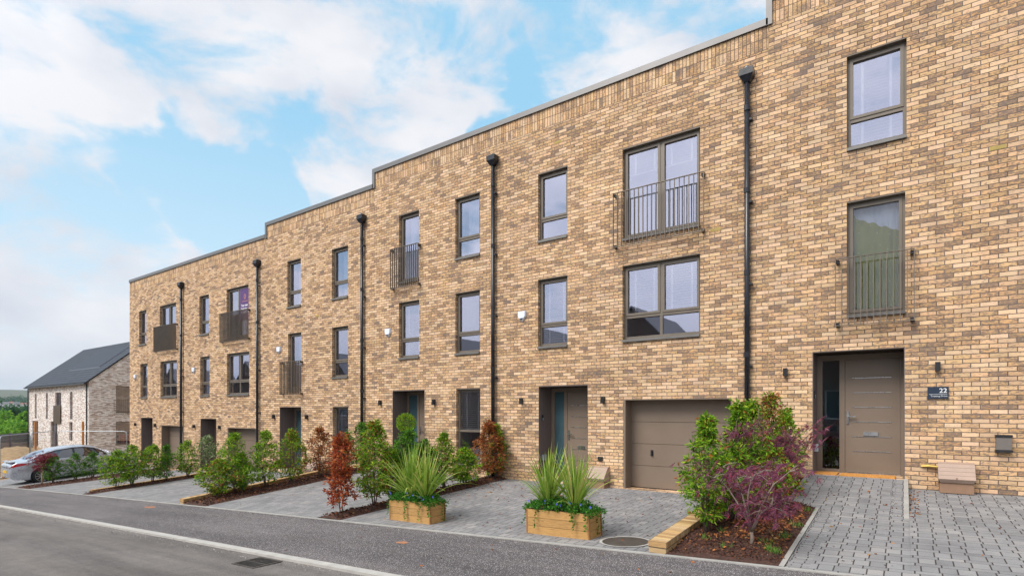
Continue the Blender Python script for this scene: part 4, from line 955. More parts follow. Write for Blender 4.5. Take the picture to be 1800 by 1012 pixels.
SH = [
 # px, base, top, half width, bed x, zf, shape, leaf, n, label
 (93, 847, 803, 14, -28.3, zA, 'ball', 'leaf_deep', 900, 'small round dark green shrub just right of the crimson sapling by the car'),
 (133, 842, 796, 13, -28.3, zA, 'bush', 'leaf_deep', 800, 'green shrub in front of the middle of the silver car'),
 (163, 838, 794, 13, -28.2, zA, 'bush', 'leaf_deep', 800, 'loose green shrub in front of the car bonnet end, third in the car bed'),
 (205, 857, 792, 22, -21.2, zB, 'column', 'leaf_green', 1600, 'dense bright green shrub nearest the pavement in the narrow bed by the car'),
 (232, 853, 783, 19, -21.2, zB, 'column', 'leaf_green', 1400, 'dense green shrub second from the pavement in the narrow bed by the car'),
 (268, 849, 782, 19, -21.2, zB, 'column', 'leaf_green', 1300, 'narrow upright green shrub in front of the far left recessed door'),
 (292, 845, 783, 14, -21.15, zB, 'bush', 'leaf_deep', 900, 'thin green shrub in front of the far left garage door'),
 (330, 840, 775, 17, -21.2, zB, 'column', 'leaf_green', 1200, 'bright green upright shrub beside the foot of the far left downpipe'),
 (365, 836, 766, 24, -21.1, zB, 'bush', 'leaf_grey', 1200, 'pale variegated shrub at the house end of the narrow bed'),
 (384, 866, 808, 30, -14.1, zC, 'leggy', 'leaf_mixed', 1600, 'low leggy shrub with orange leaves nearest the pavement behind the segmented brick edging'),
 (424, 858, 798, 22, -14.1, zC, 'leggy', 'leaf_green', 1100, 'open green shrub on bare forked stems in the wide mulch bed'),
 (412, 852, 762, 28, -14.3, zC, 'bush', 'leaf_green', 1300, 'tall bushy green shrub in front of the second garage door'),
 (467, 846, 758, 25, -14.1, zC, 'bush', 'leaf_green', 1500, 'tall green shrub at the foot of the second downpipe from the left'),
 (513, 838, 755, 24, -14.1, zC, 'bush', 'leaf_mixed', 1300, 'green shrub with a top tuft and orange lower leaves, left of the rust brown one'),
 (563, 833, 752, 23, -14.0, zC, 'bush', 'leaf_bronze', 1300, 'rust brown shrub below the ground floor window with the white blind'),
 (612, 829, 758, 16, -14.0, zC, 'bush', 'leaf_deep', 700, 'small green shrub partly behind the tall red column shrub'),
 (640, 826, 742, 20, -14.0, zC, 'leggy', 'leaf_deep', 900, 'thin dark green shrub at the foot of the middle downpipe'),
 (600, 896, 765, 23, -8.8, zD, 'hour', 'leaf_red', 1500, 'tall narrow shrub with all leaves turned red nearest the pavement'),
 (658, 884, 740, 33, -8.75, zD, 'bush', 'leaf_mixed', 2300, 'tall green shrub with a few orange leaves just right of the red column shrub'),
 (690, 882, 790, 30, -8.75, zD, 'leggy', 'leaf_green', 1300, 'lower green shrub behind the left end of the further planter'),
 (716, 872, 756, 27, -8.7, zD, 'column', 'leaf_deep', 1600, 'dark green shrub behind the further planter grass'),
 (748, 868, 775, 24, -8.7, zD, 'bush', 'leaf_deep', 1200, 'dark shrub right behind the further planter, lower than the topiary ball'),
 (781, 866, 762, 24, -8.7, zD, 'bush', 'leaf_mixed', 1500, 'green shrub with narrow top to the right of the further planter'),
 (817, 859, 788, 26, -8.7, zD, 'bush', 'leaf_green', 1400, 'rounded green shrub below the half drawn blind'),
 (860, 851, 742, 27, -8.7, zD, 'bush', 'leaf_bronze', 1900, 'coppery brown shrub in front of the downpipe left of the nearer planter'),
 (896, 844, 748, 22, -8.65, zD, 'bush', 'leaf_mixed', 1200, 'green and russet shrub against the wall right of the coppery one'),
]
for i, (px, ba, tp, hw, xb, zf, shp, lf, n, lab) in enumerate(SH):
    loc, h, r_ = plant_at(px, ba, tp, hw, xb, zf)
    shrub('garden_shrub', loc, h, r_*1.22, lab, 10+i, shp, lf, int(n*1.7), .07 if xb < -12 else .075, .034 if xb < -12 else .032, stems=5 if shp != 'hour' else 2)
NEAR = [((-2.12, -4.2), 1.52, .42, 'tuft', 'leaf_green', 2600, 'leaf_mixed', .12, 'tall green shrub nearest the garage at the front left of the maple bed'),
        ((-1.90, -3.7), 1.02, .42, 'bush', 'leaf_green', 1700, 'leaf_bronze', .10, 'lower bushy green shrub behind the pale forked maple trunk'),
        ((-1.50, -2.9), .90, .34, 'bush', 'leaf_mixed', 1100, 'leaf_bronze', .15, 'low green shrub at the path side of the maple bed'),
        ((-1.98, -3.1), 1.62, .36, 'tuft', 'leaf_green', 2200, 'leaf_bronze', .04, 'light green shrub with a top tuft behind the purple maple'),
        ((-1.95, -2.35), 1.56, .36, 'tuft', 'leaf_green', 2000, 'leaf_bronze', .05, 'green shrub with a high tuft in front of the nearest downpipe'),
        ((-1.84, -1.55), 1.60, .32, 'column', 'leaf_mixed', 2200, 'leaf_bronze', .35, 'green and rust brown upright shrub, tallest against the wall by number 22'),
        ((-1.72, -.80), 1.34, .40, 'tuft', 'leaf_green', 1900, 'leaf_bronze', .06, 'green shrub nearest the wall light left of the door numbered 22')]
for i, ((x, y), h, r_, shp, lf, n, l2, f2, lab) in enumerate(NEAR):
    shrub('garden_shrub', (x, y, zE0(x, y)), h, r_, lab, 80+i, shp, lf, int(n*1.15), .074, .029, leaf2=l2, frac2=f2, droop=.5)

def maple(loc, h, spread, label, seed, leaf, bark, ncl, low=.35, name='maple_shrub', fine=.10, tall=False):
    rnd = random.Random(seed); rng = np.random.default_rng(seed)
    root = empty(name, loc); tag(root, label, 'maple'); sb = MB(); tips = []
    tr = h*low*.55
    sb.tube([(0, 0, -.05), (.01, .0, tr*.5), (0, .01, tr)], [.024, .02, .017], 8)
    nb = 7
    for k in range(nb):
        a = 2*math.pi*k/nb+rnd.uniform(-.3, .3); L_ = spread*rnd.uniform(.6, 1.05); hh = h*rnd.uniform(.45, .98)
        p = [Vector((0, 0, tr))]
        for j in range(1, 7):
            t = j/6; p.append(Vector((math.cos(a+.3*math.sin(t*3+k))*L_*t, math.sin(a+.3*math.sin(t*3+k))*L_*t, tr+(hh-tr)*math.sin(t*1.57)**.9+rnd.uniform(-.02, .02))))
        sb.tube(p, [.013*(1-.75*j/6) for j in range(7)], 6); tips += [(q, .12) for q in p[2:]]
        for _ in range(5):
            q = p[rnd.randint(2, 6)]; b2 = rnd.uniform(0, 6.28); e = q+Vector((math.cos(b2)*.2, math.sin(b2)*.2, rnd.uniform(-.08, .12)))*(spread/.6)
            sb.tube([q, (q+e)/2+Vector((0, 0, .02)), e], [.005, .004, .002], 4, False); tips.append((e, .10))
    sb.build('branches', M[bark], root, local=True, smooth=True)
    Q = []; Dr = []
    for _ in range(ncl):
        c, s_ = tips[rnd.randrange(len(tips))]; c = c+Vector((rnd.gauss(0, s_), rnd.gauss(0, s_), rnd.gauss(0, s_*.55)))
        if c.z < .12: continue
        ax = Vector((rnd.gauss(0, 1), rnd.gauss(0, 1), -.4)).normalized()
        o_ = ax.orthogonal().normalized(); o2 = ax.cross(o_)
        for j in range(7):
            an = -1.2+2.4*j/6; d = ax*math.cos(an)+o_*math.sin(an)+Vector((0, 0, -.25)); Q.append(tuple(c)); Dr.append(tuple(d))
    arr = leaf_quads(np.array(Q), np.array(Dr), fine, .011*(fine/.09), rng, .1)
    m1 = MB(); m1.quads(arr); m1.build('foliage', M[leaf], root, local=True)
    return root
xm, ym = -1.46, -4.72
maple((xm, ym, zE0(xm, ym)-.01), 1.02, .52, 'purple leaved maple with pale forked trunk in the front bed', 5, 'leaf_purple', 'bark_mid', 300, .26)
maple((-1.62, -2.0, zE0(-1.62, -2.0)), 1.22, .44, 'smaller purple maple near the wall, left of the door numbered 22', 6, 'leaf_purple', 'bark', 360, .5)
maple((-2.02, -3.55, zE0(-2.0, -3.55)), 1.32, .46, 'purple maple sprays among the green shrubs beside the garage door', 9, 'leaf_purple', 'bark', 360, .6)
loc, h, r_ = plant_at(74, 851, 783, 16, -28.45, zA)
maple(loc, h*.98, r_*1.15, 'crimson maple sapling on a pale straight trunk in front of the silver car', 7, 'leaf_crimson', 'cane', 430, .85, 'maple_sapling', .10)

# topiary ball by the recessed door
def topiary():
    root = empty('topiary_tree', (-11.75, -.42, -.09)); tag(root, 'clipped round topiary ball on a stem outside a recessed brown door', 'topiary')
    b = MB(); b.tube([(0, 0, .3), (0, 0, 1.25)], .016, 8); b.build('stem', M['bark'], root, local=True)
    b = MB(); b.lathe([(0, 0), (.15, 0), (.19, .34), (.17, .34), (.15, .30), (0, .30)], (0, 0, 0), 20); b.build('pot', M['cowl'], root, local=True)
    rng = np.random.default_rng(2); n = 1500; d = rng.normal(size=(n, 3)); d /= np.linalg.norm(d, axis=1, keepdims=True); rad = .27*rng.uniform(.72, 1.03, (n, 1))
    m1 = MB(); m1.quads(leaf_quads(d*rad+np.array([0, 0, 1.45]), d+rng.normal(size=(n, 3))*.6, .05, .028, rng)); m1.build('foliage', M['leaf_green'], root, local=True)
topiary()

# timber planters
def planter():
    root = empty('timber_planter', (0, 0, 0)); W, Dp, H = 1.05, .36, .36
    fr = MB()
    for (x0, x1, y0, y1) in ((-W/2+.02, W/2-.02, -Dp/2, -Dp/2+.03), (-W/2+.02, W/2-.02, Dp/2-.03, Dp/2)):
        p = MB(); p.box(x0, x1, y0, y1, .0, H); p.build('long_side', M['timber'], root, local=True, bevel=.003)
    for x0 in (-W/2+.001, W/2-.031):
        p = MB(); p.box(x0, x0+.03, -Dp/2+.032, Dp/2-.032, .0, H-.002); p.build('short_side', M['timber'], root, local=True, bevel=.003)
    for x in (-W/2-.004, W/2-.020):
        for y in (-Dp/2-.004, Dp/2-.020):
            p = MB(); p.box(x, x+.024, y, y+.024, .0, H+.002); p.build('corner_post', M['timber_end'], root, local=True, bevel=.003)
    s = MB(); s.box(-W/2+.04, W/2-.04, -Dp/2+.04, Dp/2-.04, .2, H-.03); s.build('soil', M['soil'], root, local=True)
    return root
def cordyline(loc, label, seed, nb=70, L_=.85, spread=.75):
    rnd = random.Random(seed); root = empty('cordyline', loc); tag(root, label, 'spiky plant', 'spiky plants in the timber planters'); mb = MB()
    for k in range(nb):
        a = rnd.uniform(0, 6.283); lean = rnd.random()**1.3*spread+.05; l = L_*rnd.uniform(.7, 1.2); w_ = rnd.uniform(.008, .014); cur = lean*rnd.uniform(.5, 1.15)
        p = Vector((rnd.uniform(-.03, .03), rnd.uniform(-.03, .03), -.05)); ang = lean*.65; n = 7; pts = []
        for j in range(n+1):
            pts.append(p.copy()); d = Vector((math.cos(a)*math.sin(ang), math.sin(a)*math.sin(ang), math.cos(ang))); p = p+d*(l/n); ang += cur*1.3/n
        tw = rnd.uniform(-.5, .5)
        s0 = Vector((-math.sin(a+tw), math.cos(a+tw), 0)); base = len(mb.v)
        for j, q in enumerate(pts):
            ww = w_*(.75+.6*math.sin(min(1, j/n*1.5)*1.57))*(1-(j/n)**3)+.0008; u = Vector((math.cos(a), math.sin(a), 0))*ww*.35
            mb.v += [tuple(q-s0*ww), tuple(q-u), tuple(q+s0*ww)]
        for j in range(n):
            for q in (0, 1):
                i0 = base+j*3+q; mb.f.append((i0, i0+1, i0+4, i0+3)); mb.uv += [(0, 0)]*4; mb.mi.append(0)
    mb.build('leaves', M['leaf_cord'], root, local=True, smooth=True)
    b = MB(); b.tube([(0, 0, -.12), (0, 0, .1)], [.035, .03], 8); b.build('stem', M['bark'], root, local=True)
def trailing(loc, rz, label, seed, W=1.1, Dp=.42):
    rnd = random.Random(seed); rng = np.random.default_rng(seed); root = empty('trailing_plant', loc, rz); tag(root, label, 'trailing plant', 'trailing plants in the timber planters')
    Q = []; Dr = []; sb = MB()
    for _ in range(420):
        x, y = rnd.uniform(-W/2, W/2), rnd.uniform(-Dp/2, Dp/2); z = .02+.11*(1-(2*x/W)**4)*(1-(2*y/Dp)**4)*rnd.uniform(.4, 1.3)
        for k in range(7): Q.append((x+rnd.gauss(0, .025), y+rnd.gauss(0, .025), z+rnd.gauss(0, .02))); Dr.append((rnd.gauss(0, 1)+x, rnd.gauss(0, 1)+y*2, rnd.uniform(-.2, 1)))
    for k in range(8):
        s_ = rnd.random(); x = rnd.uniform(-W/2, W/2); y = -Dp/2-.0
        if s_ > .6: x, y = (W/2+.01, rnd.uniform(-Dp/2, Dp/2)) if s_ > .72 else (-W/2-.01, rnd.uniform(-Dp/2, Dp/2))
        L_ = rnd.uniform(.08, .30) if k > 3 else .27; p = Vector((x, y-.01, .03)); pts = [p]
        for j in range(6): p = p+Vector((rnd.uniform(-.02, .02), rnd.uniform(-.006, .002), -L_/6)); pts.append(p)
        sb.tube(pts, .0018, 3, False)
        for q in pts:
            for _ in range(3): Q.append(tuple(q)); Dr.append((rnd.gauss(0, 1), rnd.gauss(-.5, .6), rnd.gauss(-.3, .6)))
    sb.build('runners', M['leaf_trail'], root, local=True)
    m1 = MB(); m1.quads(leaf_quads(np.array(Q), np.array(Dr), .038, .026, rng)); m1.build('foliage', M['leaf_trail'], root, local=True)
    f = MB()
    for _ in range(9):
        c = Vector((rnd.uniform(-W/2, W/2), rnd.uniform(-Dp/2, -Dp/4), .13+rnd.uniform(-.04, .04)))
        for k in range(5):
            a = k*1.257; f.face([c, c+Vector((math.cos(a-.4)*.014, -.004, math.sin(a-.4)*.014)), c+Vector((math.cos(a)*.019, -.006, math.sin(a)*.019)), c+Vector((math.cos(a+.4)*.014, -.004, math.sin(a+.4)*.014))])
    f.build('flowers', M['flower'], root, local=True)
def zEd(x, y): return zdrive(x, y, -.06)
pl1 = planter(); pl1.location = (-4.0, -4.72, zEd(-4.0, -4.9)-.004); pl1.rotation_euler = (0, -math.atan(.032), R(-2))
tag(pl1, 'ribbed timber planter nearer the camera, standing by the round manhole cover', 'planter', 'timber planters on the driveway')
pl2 = copy_tree(pl1); pl2.location = (-6.93, -4.75, zEd(-6.93, -4.9)-.004); pl2.rotation_euler = (0, -math.atan(.045), R(-3.5))
tag(pl2, 'ribbed timber planter further from the camera, with the taller grassy spikes', 'planter', 'timber planters on the driveway')
cordyline((-4.27, -4.70, .26), 'left spiky plant in the planter nearer the camera', 1, 95, .92, .95)
cordyline((-3.80, -4.74, .27), 'right spiky plant in the planter nearer the camera', 2, 90, .88, .95)
cordyline((-7.10, -4.72, .10), 'left spiky plant in the planter further from the camera', 3, 115, 1.0, 1.05)
cordyline((-6.72, -4.76, .12), 'right spiky plant in the planter further from the camera', 4, 105, .95, 1.05)
trailing((-4.0, -4.72, .265), R(-2), 'bright green trailing plant with blue flowers filling the nearer planter', 1)
trailing((-6.93, -4.75, .115), R(-3.5), 'bright green trailing plant with blue flowers filling the further planter', 2)

# ------------------------------------------------------------------ litter, mulch chips, weeds
def scatter(name, regions, n, ln, wd, mat, seed, lift=.008, flat=.25, kind='stuff'):
    rng = np.random.default_rng(seed); rnd = random.Random(seed); P = []
    wts = [r_[5] for r_ in regions]
    for _ in range(n):
        x0, x1, y0, y1, zf, _w = rnd.choices(regions, wts)[0]; x, y = rnd.uniform(x0, x1), rnd.uniform(y0, y1); P.append((x, y, zf(x, y)+lift*rnd.uniform(.6, 2)))
    P = np.array(P); Dr = np.stack([rng.normal(size=n), rng.normal(size=n), rng.normal(size=n)*flat], 1)
    a = leaf_quads(P, Dr, ln, wd, rng, .1)
    c = a.mean(axis=1, keepdims=True); a[:, :, 2] = c[:, :, 2]+(a[:, :, 2]-c[:, :, 2])*np.where(np.abs(a[:, :, 2]-c[:, :, 2]) > .02, .45, 1)
    m = MB(); m.quads(a); return tag(m.build(name, mat), kind=kind)
EF = [(-2.28, -1.08, -5.2, -2.33, zE0, 3.4), (-2.28, -1.52, -2.33, -.02, zE0, 1.9)]
beds = [(-28.85, -27.25, -5.2, -.3, zA, 4), (-21.43, -20.92, -5.2, -.6, zB, 2), (-14.58, -13.42, -5.2, -.4, zC, 5), (-9.03, -8.42, -5.2, -.1, zD, 3)]
scatter('bark_chips', EF, 9000, .038, .016, M['chips'], 1, .006, .5)
scatter('bark_chips', beds, 9000, .06, .028, M['chips'], 2, .008, .5)
scatter('fallen_leaves', [EF[1], (-1.9, -1.15, -4.6, -2.4, zE0, .6)], 2300, .06, .032, M['leaf_litter'], 3, .012, .45)
scatter('fallen_leaves', EF[:1]+beds, 900, .055, .03, M['leaf_litter'], 4, .014, .4)
scatter('fallen_leaves', [(-8.3, -5.2, -2.6, -.1, zEd, 3), (-8.3, -2.6, -4.9, -.1, zEd, 4), (-13.3, -9.2, -5, -.5, lambda x, y: zdrive(x, y, -.10), 1)], 330, .05, .028, M['leaf_litter'], 5, .005, .2)
scatter('fallen_leaves', [(-1.0, -.05, -5, 0, zpath, 2), (.07, .2, -2.4, -.05, lambda x, y: zdrive(x, y, .37), 3), (.1, 3, -5, 0, lambda x, y: zdrive(x, y, .37), 2.), (-.9, 0, -7.2, -5.4, zpave, 1), (-8, 0, -7.2, -5.4, zpave, 1.)], 170, .05, .028, M['leaf_litter'], 6, .005, .2)
def weeds(seed):
    rnd = random.Random(seed); rng = np.random.default_rng(seed); Q = []; Dr = []
    for (x, y, k) in [(-1.2, -4.9, 70), (-1.18, -4.2, 30), (-1.35, -3.2, 26), (-1.15, -3.6, 22), (-2.0, -4.7, 16), (-1.7, -4.95, 14), (-1.12, -2.7, 22), (-1.3, -4.6, 18), (-1.9, -4.3, 12)]:
        for _ in range(k):
            a, b = x+rnd.gauss(0, .035), y+rnd.gauss(0, .05); Q.append((a, b, zE0(a, b))); Dr.append((rnd.gauss(0, .45), rnd.gauss(0, .45), 1))
    m = MB(); m.quads(leaf_quads(np.array(Q), np.array(Dr), .09, .008, rng, .1)); tag(m.build('weeds', M['grass']), kind='stuff')
weeds(2)

scatter('grit', [(-40, 4, YK-.25, YK-.01, zroad, 1)], 3500, .018, .012, M['grit'], 11, .003, .5)
scatter('grit', [(-30, 3, YL-.22, YL-.07, zpave, 1)], 2200, .016, .011, M['grit'], 12, .003, .5)
# covers on the ground
b = MB(); zc = zEd(-3.0, -4.82)
def disc(mb, cx, cy, z, r0, r1, n=40, tilt=None):
    for k in range(n):
        a, c = 2*math.pi*k/n, 2*math.pi*(k+1)/n
        q = [(cx+r1*math.cos(a), cy+r1*math.sin(a)), (cx+r1*math.cos(c), cy+r1*math.sin(c)), (cx+r0*math.cos(c), cy+r0*math.sin(c)), (cx+r0*math.cos(a), cy+r0*math.sin(a))]
        mb.face([(x, y, zEd(x, y)+z) for x, y in q])
disc(b, -3.0, -4.82, .006, .0, .30)
o = b.build('manhole_cover', M['iron']); tag(o, 'round grey manhole cover set in the block paving beside the nearer planter', 'manhole cover')
b = MB(); disc(b, -3.0, -4.82, .009, .305, .34); b.build('cover_ring', M['concrete'], o)
def gully():
    root = empty('gully_grate', (-6.85, -7.72, zroad(-6.85, -7.7)+.0)); tag(root, 'rectangular iron drain grate in the road beside the kerb', 'drain grate')
    b = MB(); z = .012
    b.box(-.26, .26, -.20, -.17, -.02, z); b.box(-.26, .26, .17, .20, -.02, z); b.box(-.26, -.23, -.17, .17, -.02, z); b.box(.23, .26, -.17, .17, -.02, z); b.build('grate_frame', M['iron'], root, local=True)
    g = MB()
    for k in range(8): x = -.21+k*.06; g.box(x-.008, x+.008, -.17, .17, -.02, z-.002)
    g.box(-.23, .23, -.012, .012, -.02, z-.004); g.build('grate_bars', M['iron'], root, local=True)
    q = MB(); q.box(-.23, .23, -.17, .17, -.02, .004); q.build('drain_well', M['black'], root, local=True)
    root.rotation_euler = (0, -.045, 0)
gully()
for (x, y, sx, sy, lab) in ((-5.85, -6.12, .10, .07, 'rusty orange patch on the dark pavement in front of the nearer planter'), (-14.9, -5.85, .22, .10, 'rusty orange patch on the pavement further down the street')):
    b = MB(); n = 12; b.face([(x+sx*math.cos(6.283*k/n)*(1+.2*math.sin(k*2.3)), y+sy*math.sin(6.283*k/n)*(1+.2*math.cos(k*1.7)), zpave(x, y)+.045*sx*math.cos(6.283*k/n)+.005) for k in range(n)])
    tag(b.build('ground_marker', M['rust']), lab, 'patch', 'rusty patches on the pavement')

# ------------------------------------------------------------------ cars
def car_paint(name, col, metal):
    m = MT(name); o = m.obj(); d = m.noise(4, 4, .6, o)
    m.set(col, m.mr(d, .3, .7, .24, .30), metal)
    m.p.inputs['Coat Weight'].default_value = .8; m.p.inputs['Coat Roughness'].default_value = .05; return m.m
M['silver'] = car_paint('silver_paint', (.50, .53, .59), .5); M['white_car'] = car_paint('white_car_paint', (.75, .76, .78), 0)
M['tyre'] = plain('tyre_rubber', (.012, .012, .013), .8, 0, .2, 20); M['red_lamp'] = plain('red_lamp', (.45, .01, .015), .15, 0, .1, 5); M['plate'] = plain('yellow_plate', (.75, .45, .01), .4); M['rim'] = plain('alloy_rim', (.42, .43, .45), .3, .8)
def car(label, paint):
    """low hatchback saloon; local x = across, +y = forward, rear bumper at y=0, length 4.84"""
    Lc, Wd = 4.84, .92
    root = empty('parked_car', (0, 0, 0)); tag(root, label, 'car', 'parked cars')
    def topz(y): return np.interp(y, [0, .05, .22, .5, .62, 1.05, 1.55, 2.1, 2.6, 3.0, 3.35, 3.75, 4.2, 4.6, 4.78, 4.84], [.74, .93, 1.02, 1.07, 1.10, 1.32, 1.44, 1.485, 1.47, 1.38, 1.21, 1.00, .93, .82, .66, .45])
    def belt(y): return np.interp(y, [0, .05, .22, .5, 1.2, 2.2, 3.3, 3.6, 4.2, 4.6, 4.78, 4.84], [.70, .88, .98, 1.01, .99, .965, .93, .93, .87, .74, .60, .42])
    def low(y): return np.interp(y, [0, .12, .5, 1, 3.6, 4.4, 4.7, 4.84], [.36, .26, .22, .20, .20, .20, .22, .30])
    def wid(y): return Wd*np.interp(y, [0, .06, .2, .5, 1.2, 2.4, 3.6, 4.2, 4.55, 4.75, 4.84], [.72, .82, .91, .965, 1, 1, .99, .94, .84, .66, .45])
    def roofw(y): return np.interp(y, [0, .3, .62, 1.05, 1.6, 2.4, 3.0, 3.4, 3.75, 4.2], [.62, .66, .60, .56, .55, .57, .60, .66, .74, .72])
    wheels = [(1.0, .335), (3.74, .335)]; ra = .375
    ys = np.linspace(0, Lc, 150); ts = np.linspace(0, 1, 46)
    def pt(y, t):
        lo, be, tp, w_ = low(y), belt(y), topz(y), wid(y); rw = min(roofw(y)*w_/.92 if y < .3 or y > 3.7 else roofw(y), w_*.93)
        if t < .5:
            s = t/.5; z = lerp(lo, be, s); x = w_*(1-.07*(1-s)**3-.035*abs(s-.62)**1.5*3)-(.0 if s < .97 else .01)
            if .12 < s < .2: x += .006
            return x, z
        if t < .8:
            s = (t-.5)/.3; return lerp(w_*.955, rw, s**1.05), be+(tp-.035-be)*s
        s = (t-.8)/.2; return rw*(1-s), tp-.035*(1-s)**2*1.0
    def lip(y): # side glass outline between these heights
        return np.interp(y, [.72, 1.1, 1.6, 2.2, 2.6, 3.0, 3.3, 3.42], [1.02, 1.23, 1.35, 1.395, 1.38, 1.29, 1.12, 1.0])
    cols = {'body': MB(), 'windscreen': MB(), 'rear_window': MB(), 'side_window': MB(), 'pillar': MB(), 'arch': MB(), 'tail_light': MB()}
    grid = []
    for y in ys:
        row = []
        for t in ts:
            x, z = pt(y, t); yy = y
            for wy, wz in wheels:
                d = math.hypot(yy-wy, z-wz)
                if t < .5 and abs(d-ra) < .028: k = ra/d; yy, z = wy+(yy-wy)*k, wz+(z-wz)*k
            row.append((x, yy, z))
        grid.append(row)
    for i in range(len(ys)-1):
        for j in range(len(ts)-1):
            q = [grid[i][j], grid[i+1][j], grid[i+1][j+1], grid[i][j+1]]; cy = sum(p[1] for p in q)/4; cz = sum(p[2] for p in q)/4; cx = sum(p[0] for p in q)/4; t = (ts[j]+ts[j+1])/2
            if t < .5 and any(math.hypot(cy-wy, cz-wz) < ra-.004 for wy, wz in wheels): continue
            k = 'body'
            if .5 < t < .8 and .74 < cy < 3.40 and cz < lip(cy) and cz > belt(cy)+.012: k = 'side_window' if cz < lip(cy)-.012 else 'body'
            elif t > .8 and 3.0 < cy < 3.66 and t > .815: k = 'windscreen'
            elif t > .84 and .56 < cy < 1.28: k = 'rear_window'
            for sgn in (1, -1):
                qq = [(p[0]*sgn, p[1], p[2]) for p in q]; kk = k if sgn == 1 or k not in ('side_window', 'tail_light', 'pillar') else k+'#'
                cols.setdefault(kk, MB()).face(qq if sgn == 1 else qq[::-1])
    # rear and underside caps
    for end, rev in ((grid[0], 0), (grid[-1], 1)):
        for j in range(len(ts)-1):
            a, b2 = end[j], end[j+1]; q = [(a[0], a[1], a[2]), (-a[0], a[1], a[2]), (-b2[0], b2[1], b2[2]), (b2[0], b2[1], b2[2])]; cols['body'].face(q if rev else q[::-1])
    body = cols['body'].build('body', paint, root, local=True, smooth=True, merge='n')
    for k, m_ in (('windscreen', 'car_glass'), ('rear_window', 'car_glass')):
        cols[k].build(k, M[m_], root, local=True, smooth=True, merge=True)
    def up(y, z, e):      # point on the flank above the belt
        be, tp = belt(y), topz(y); x, _ = pt(y, .5+.3*(z-be)/(tp-.035-be)); return (x+e, y, z)
    def dn(y, z, e): x, _ = pt(y, .5*(z-low(y))/(belt(y)-low(y))); return (x+e, y, z)
    def ribbon(ys_, f0, f1, f, e, nz, sgn, thick=0):
        b_ = MB()
        for a, c in zip(ys_[:-1], ys_[1:]):
            for k in range(nz):
                q = [f(a, lerp(f0(a), f1(a), k/nz), e), f(c, lerp(f0(c), f1(c), k/nz), e), f(c, lerp(f0(c), f1(c), (k+1)/nz), e), f(a, lerp(f0(a), f1(a), (k+1)/nz), e)]
                q = [(p[0]*sgn, p[1], p[2]) for p in q]; b_.face(q if sgn == 1 else q[::-1])
        return b_
    yw = list(np.linspace(.80, 3.36, 60))
    for sgn in (1, -1):
        ribbon(yw, lambda y: belt(y)+.008, lambda y: lip(y)-.005, up, .001, 4, sgn).build('side_window', M['car_glass'], root, local=True, smooth=True, merge=True)
        ribbon(yw, lambda y: lip(y)-.042, lambda y: lip(y)+.004, up, .005, 1, sgn).build('window_trim', M['black'], root, local=True, smooth=True, merge=True)
        ribbon([2.17, 2.25], lambda y: belt(y)+.01, lambda y: lip(y)-.044, up, .006, 5, sgn).build('door_pillar', M['black'], root, local=True, smooth=True, merge=True)
        ribbon(list(np.linspace(.012, .52, 18)), lambda y: .80+.13*y, lambda y: min(belt(y)-.012, .80+.13*y+.012+.11*math.sqrt(max(0, 1-((y-.1)/.44)**2) if y > .1 else 1)), dn, .005, 3, sgn).build('tail_light', M['red_lamp'], root, local=True, smooth=True, merge=True)
        ribbon(yw, lambda y: belt(y)-.006, lambda y: belt(y)+.010, up, .004, 1, sgn).build('chrome_strip', M['chrome'], root, local=True, smooth=True, merge=True)
    fl = MB(); fl.box(-.76, .76, .45, 4.5, .21, .3); fl.box(-.62, .62, .5, 4.2, .3, .75); fl.build('underbody', M['black'], root, local=True)
    for wy, wz in wheels:
        for sgn in (1, -1):
            ty = MB(); ty.lathe([(.0, -.20), (.20, -.2), (.30, -.21), (.335, -.17), (.335, -.03), (.30, .005), (.245, .01), (.235, -.02)], (0, 0, 0), 28, 'x')
            wroot = ty.build('wheel', M['tyre'], root, local=True, smooth=False); wroot.location = (sgn*.895, wy, wz); wroot.scale = (sgn, 1, 1)
            rm = MB(); rm.lathe([(.245, -.005), (.225, -.005), (.215, -.05)], (0, 0, 0), 28, 'x'); rm.lathe([(.055, -.02), (.0, -.005)], (0, 0, 0), 14, 'x')
            for k in range(10):
                a = 2*math.pi*k/10; d1 = Vector((0, math.cos(a), math.sin(a))); s1 = Vector((0, -math.sin(a), math.cos(a)))
                rm.face([Vector((-.03, 0, 0))+d1*.04-s1*.022, Vector((-.012, 0, 0))+d1*.22-s1*.016, Vector((-.012, 0, 0))+d1*.22+s1*.016, Vector((-.03, 0, 0))+d1*.04+s1*.022])
            rm.build('rim', M['rim'], wroot, local=True)
            hb = MB(); hb.lathe([(.21, -.06), (.0, -.07)], (0, 0, 0), 20, 'x'); hb.build('brake_disc', M['black'], wroot, local=True)
            ar = MB(); ar.lathe([(.372, -.01), (.372, -.30), (.0, -.30)], (sgn*.90 if sgn > 0 else -.60, wy, wz), 24, 'x'); ar.build('wheel_arch', M['black'], root, local=True)
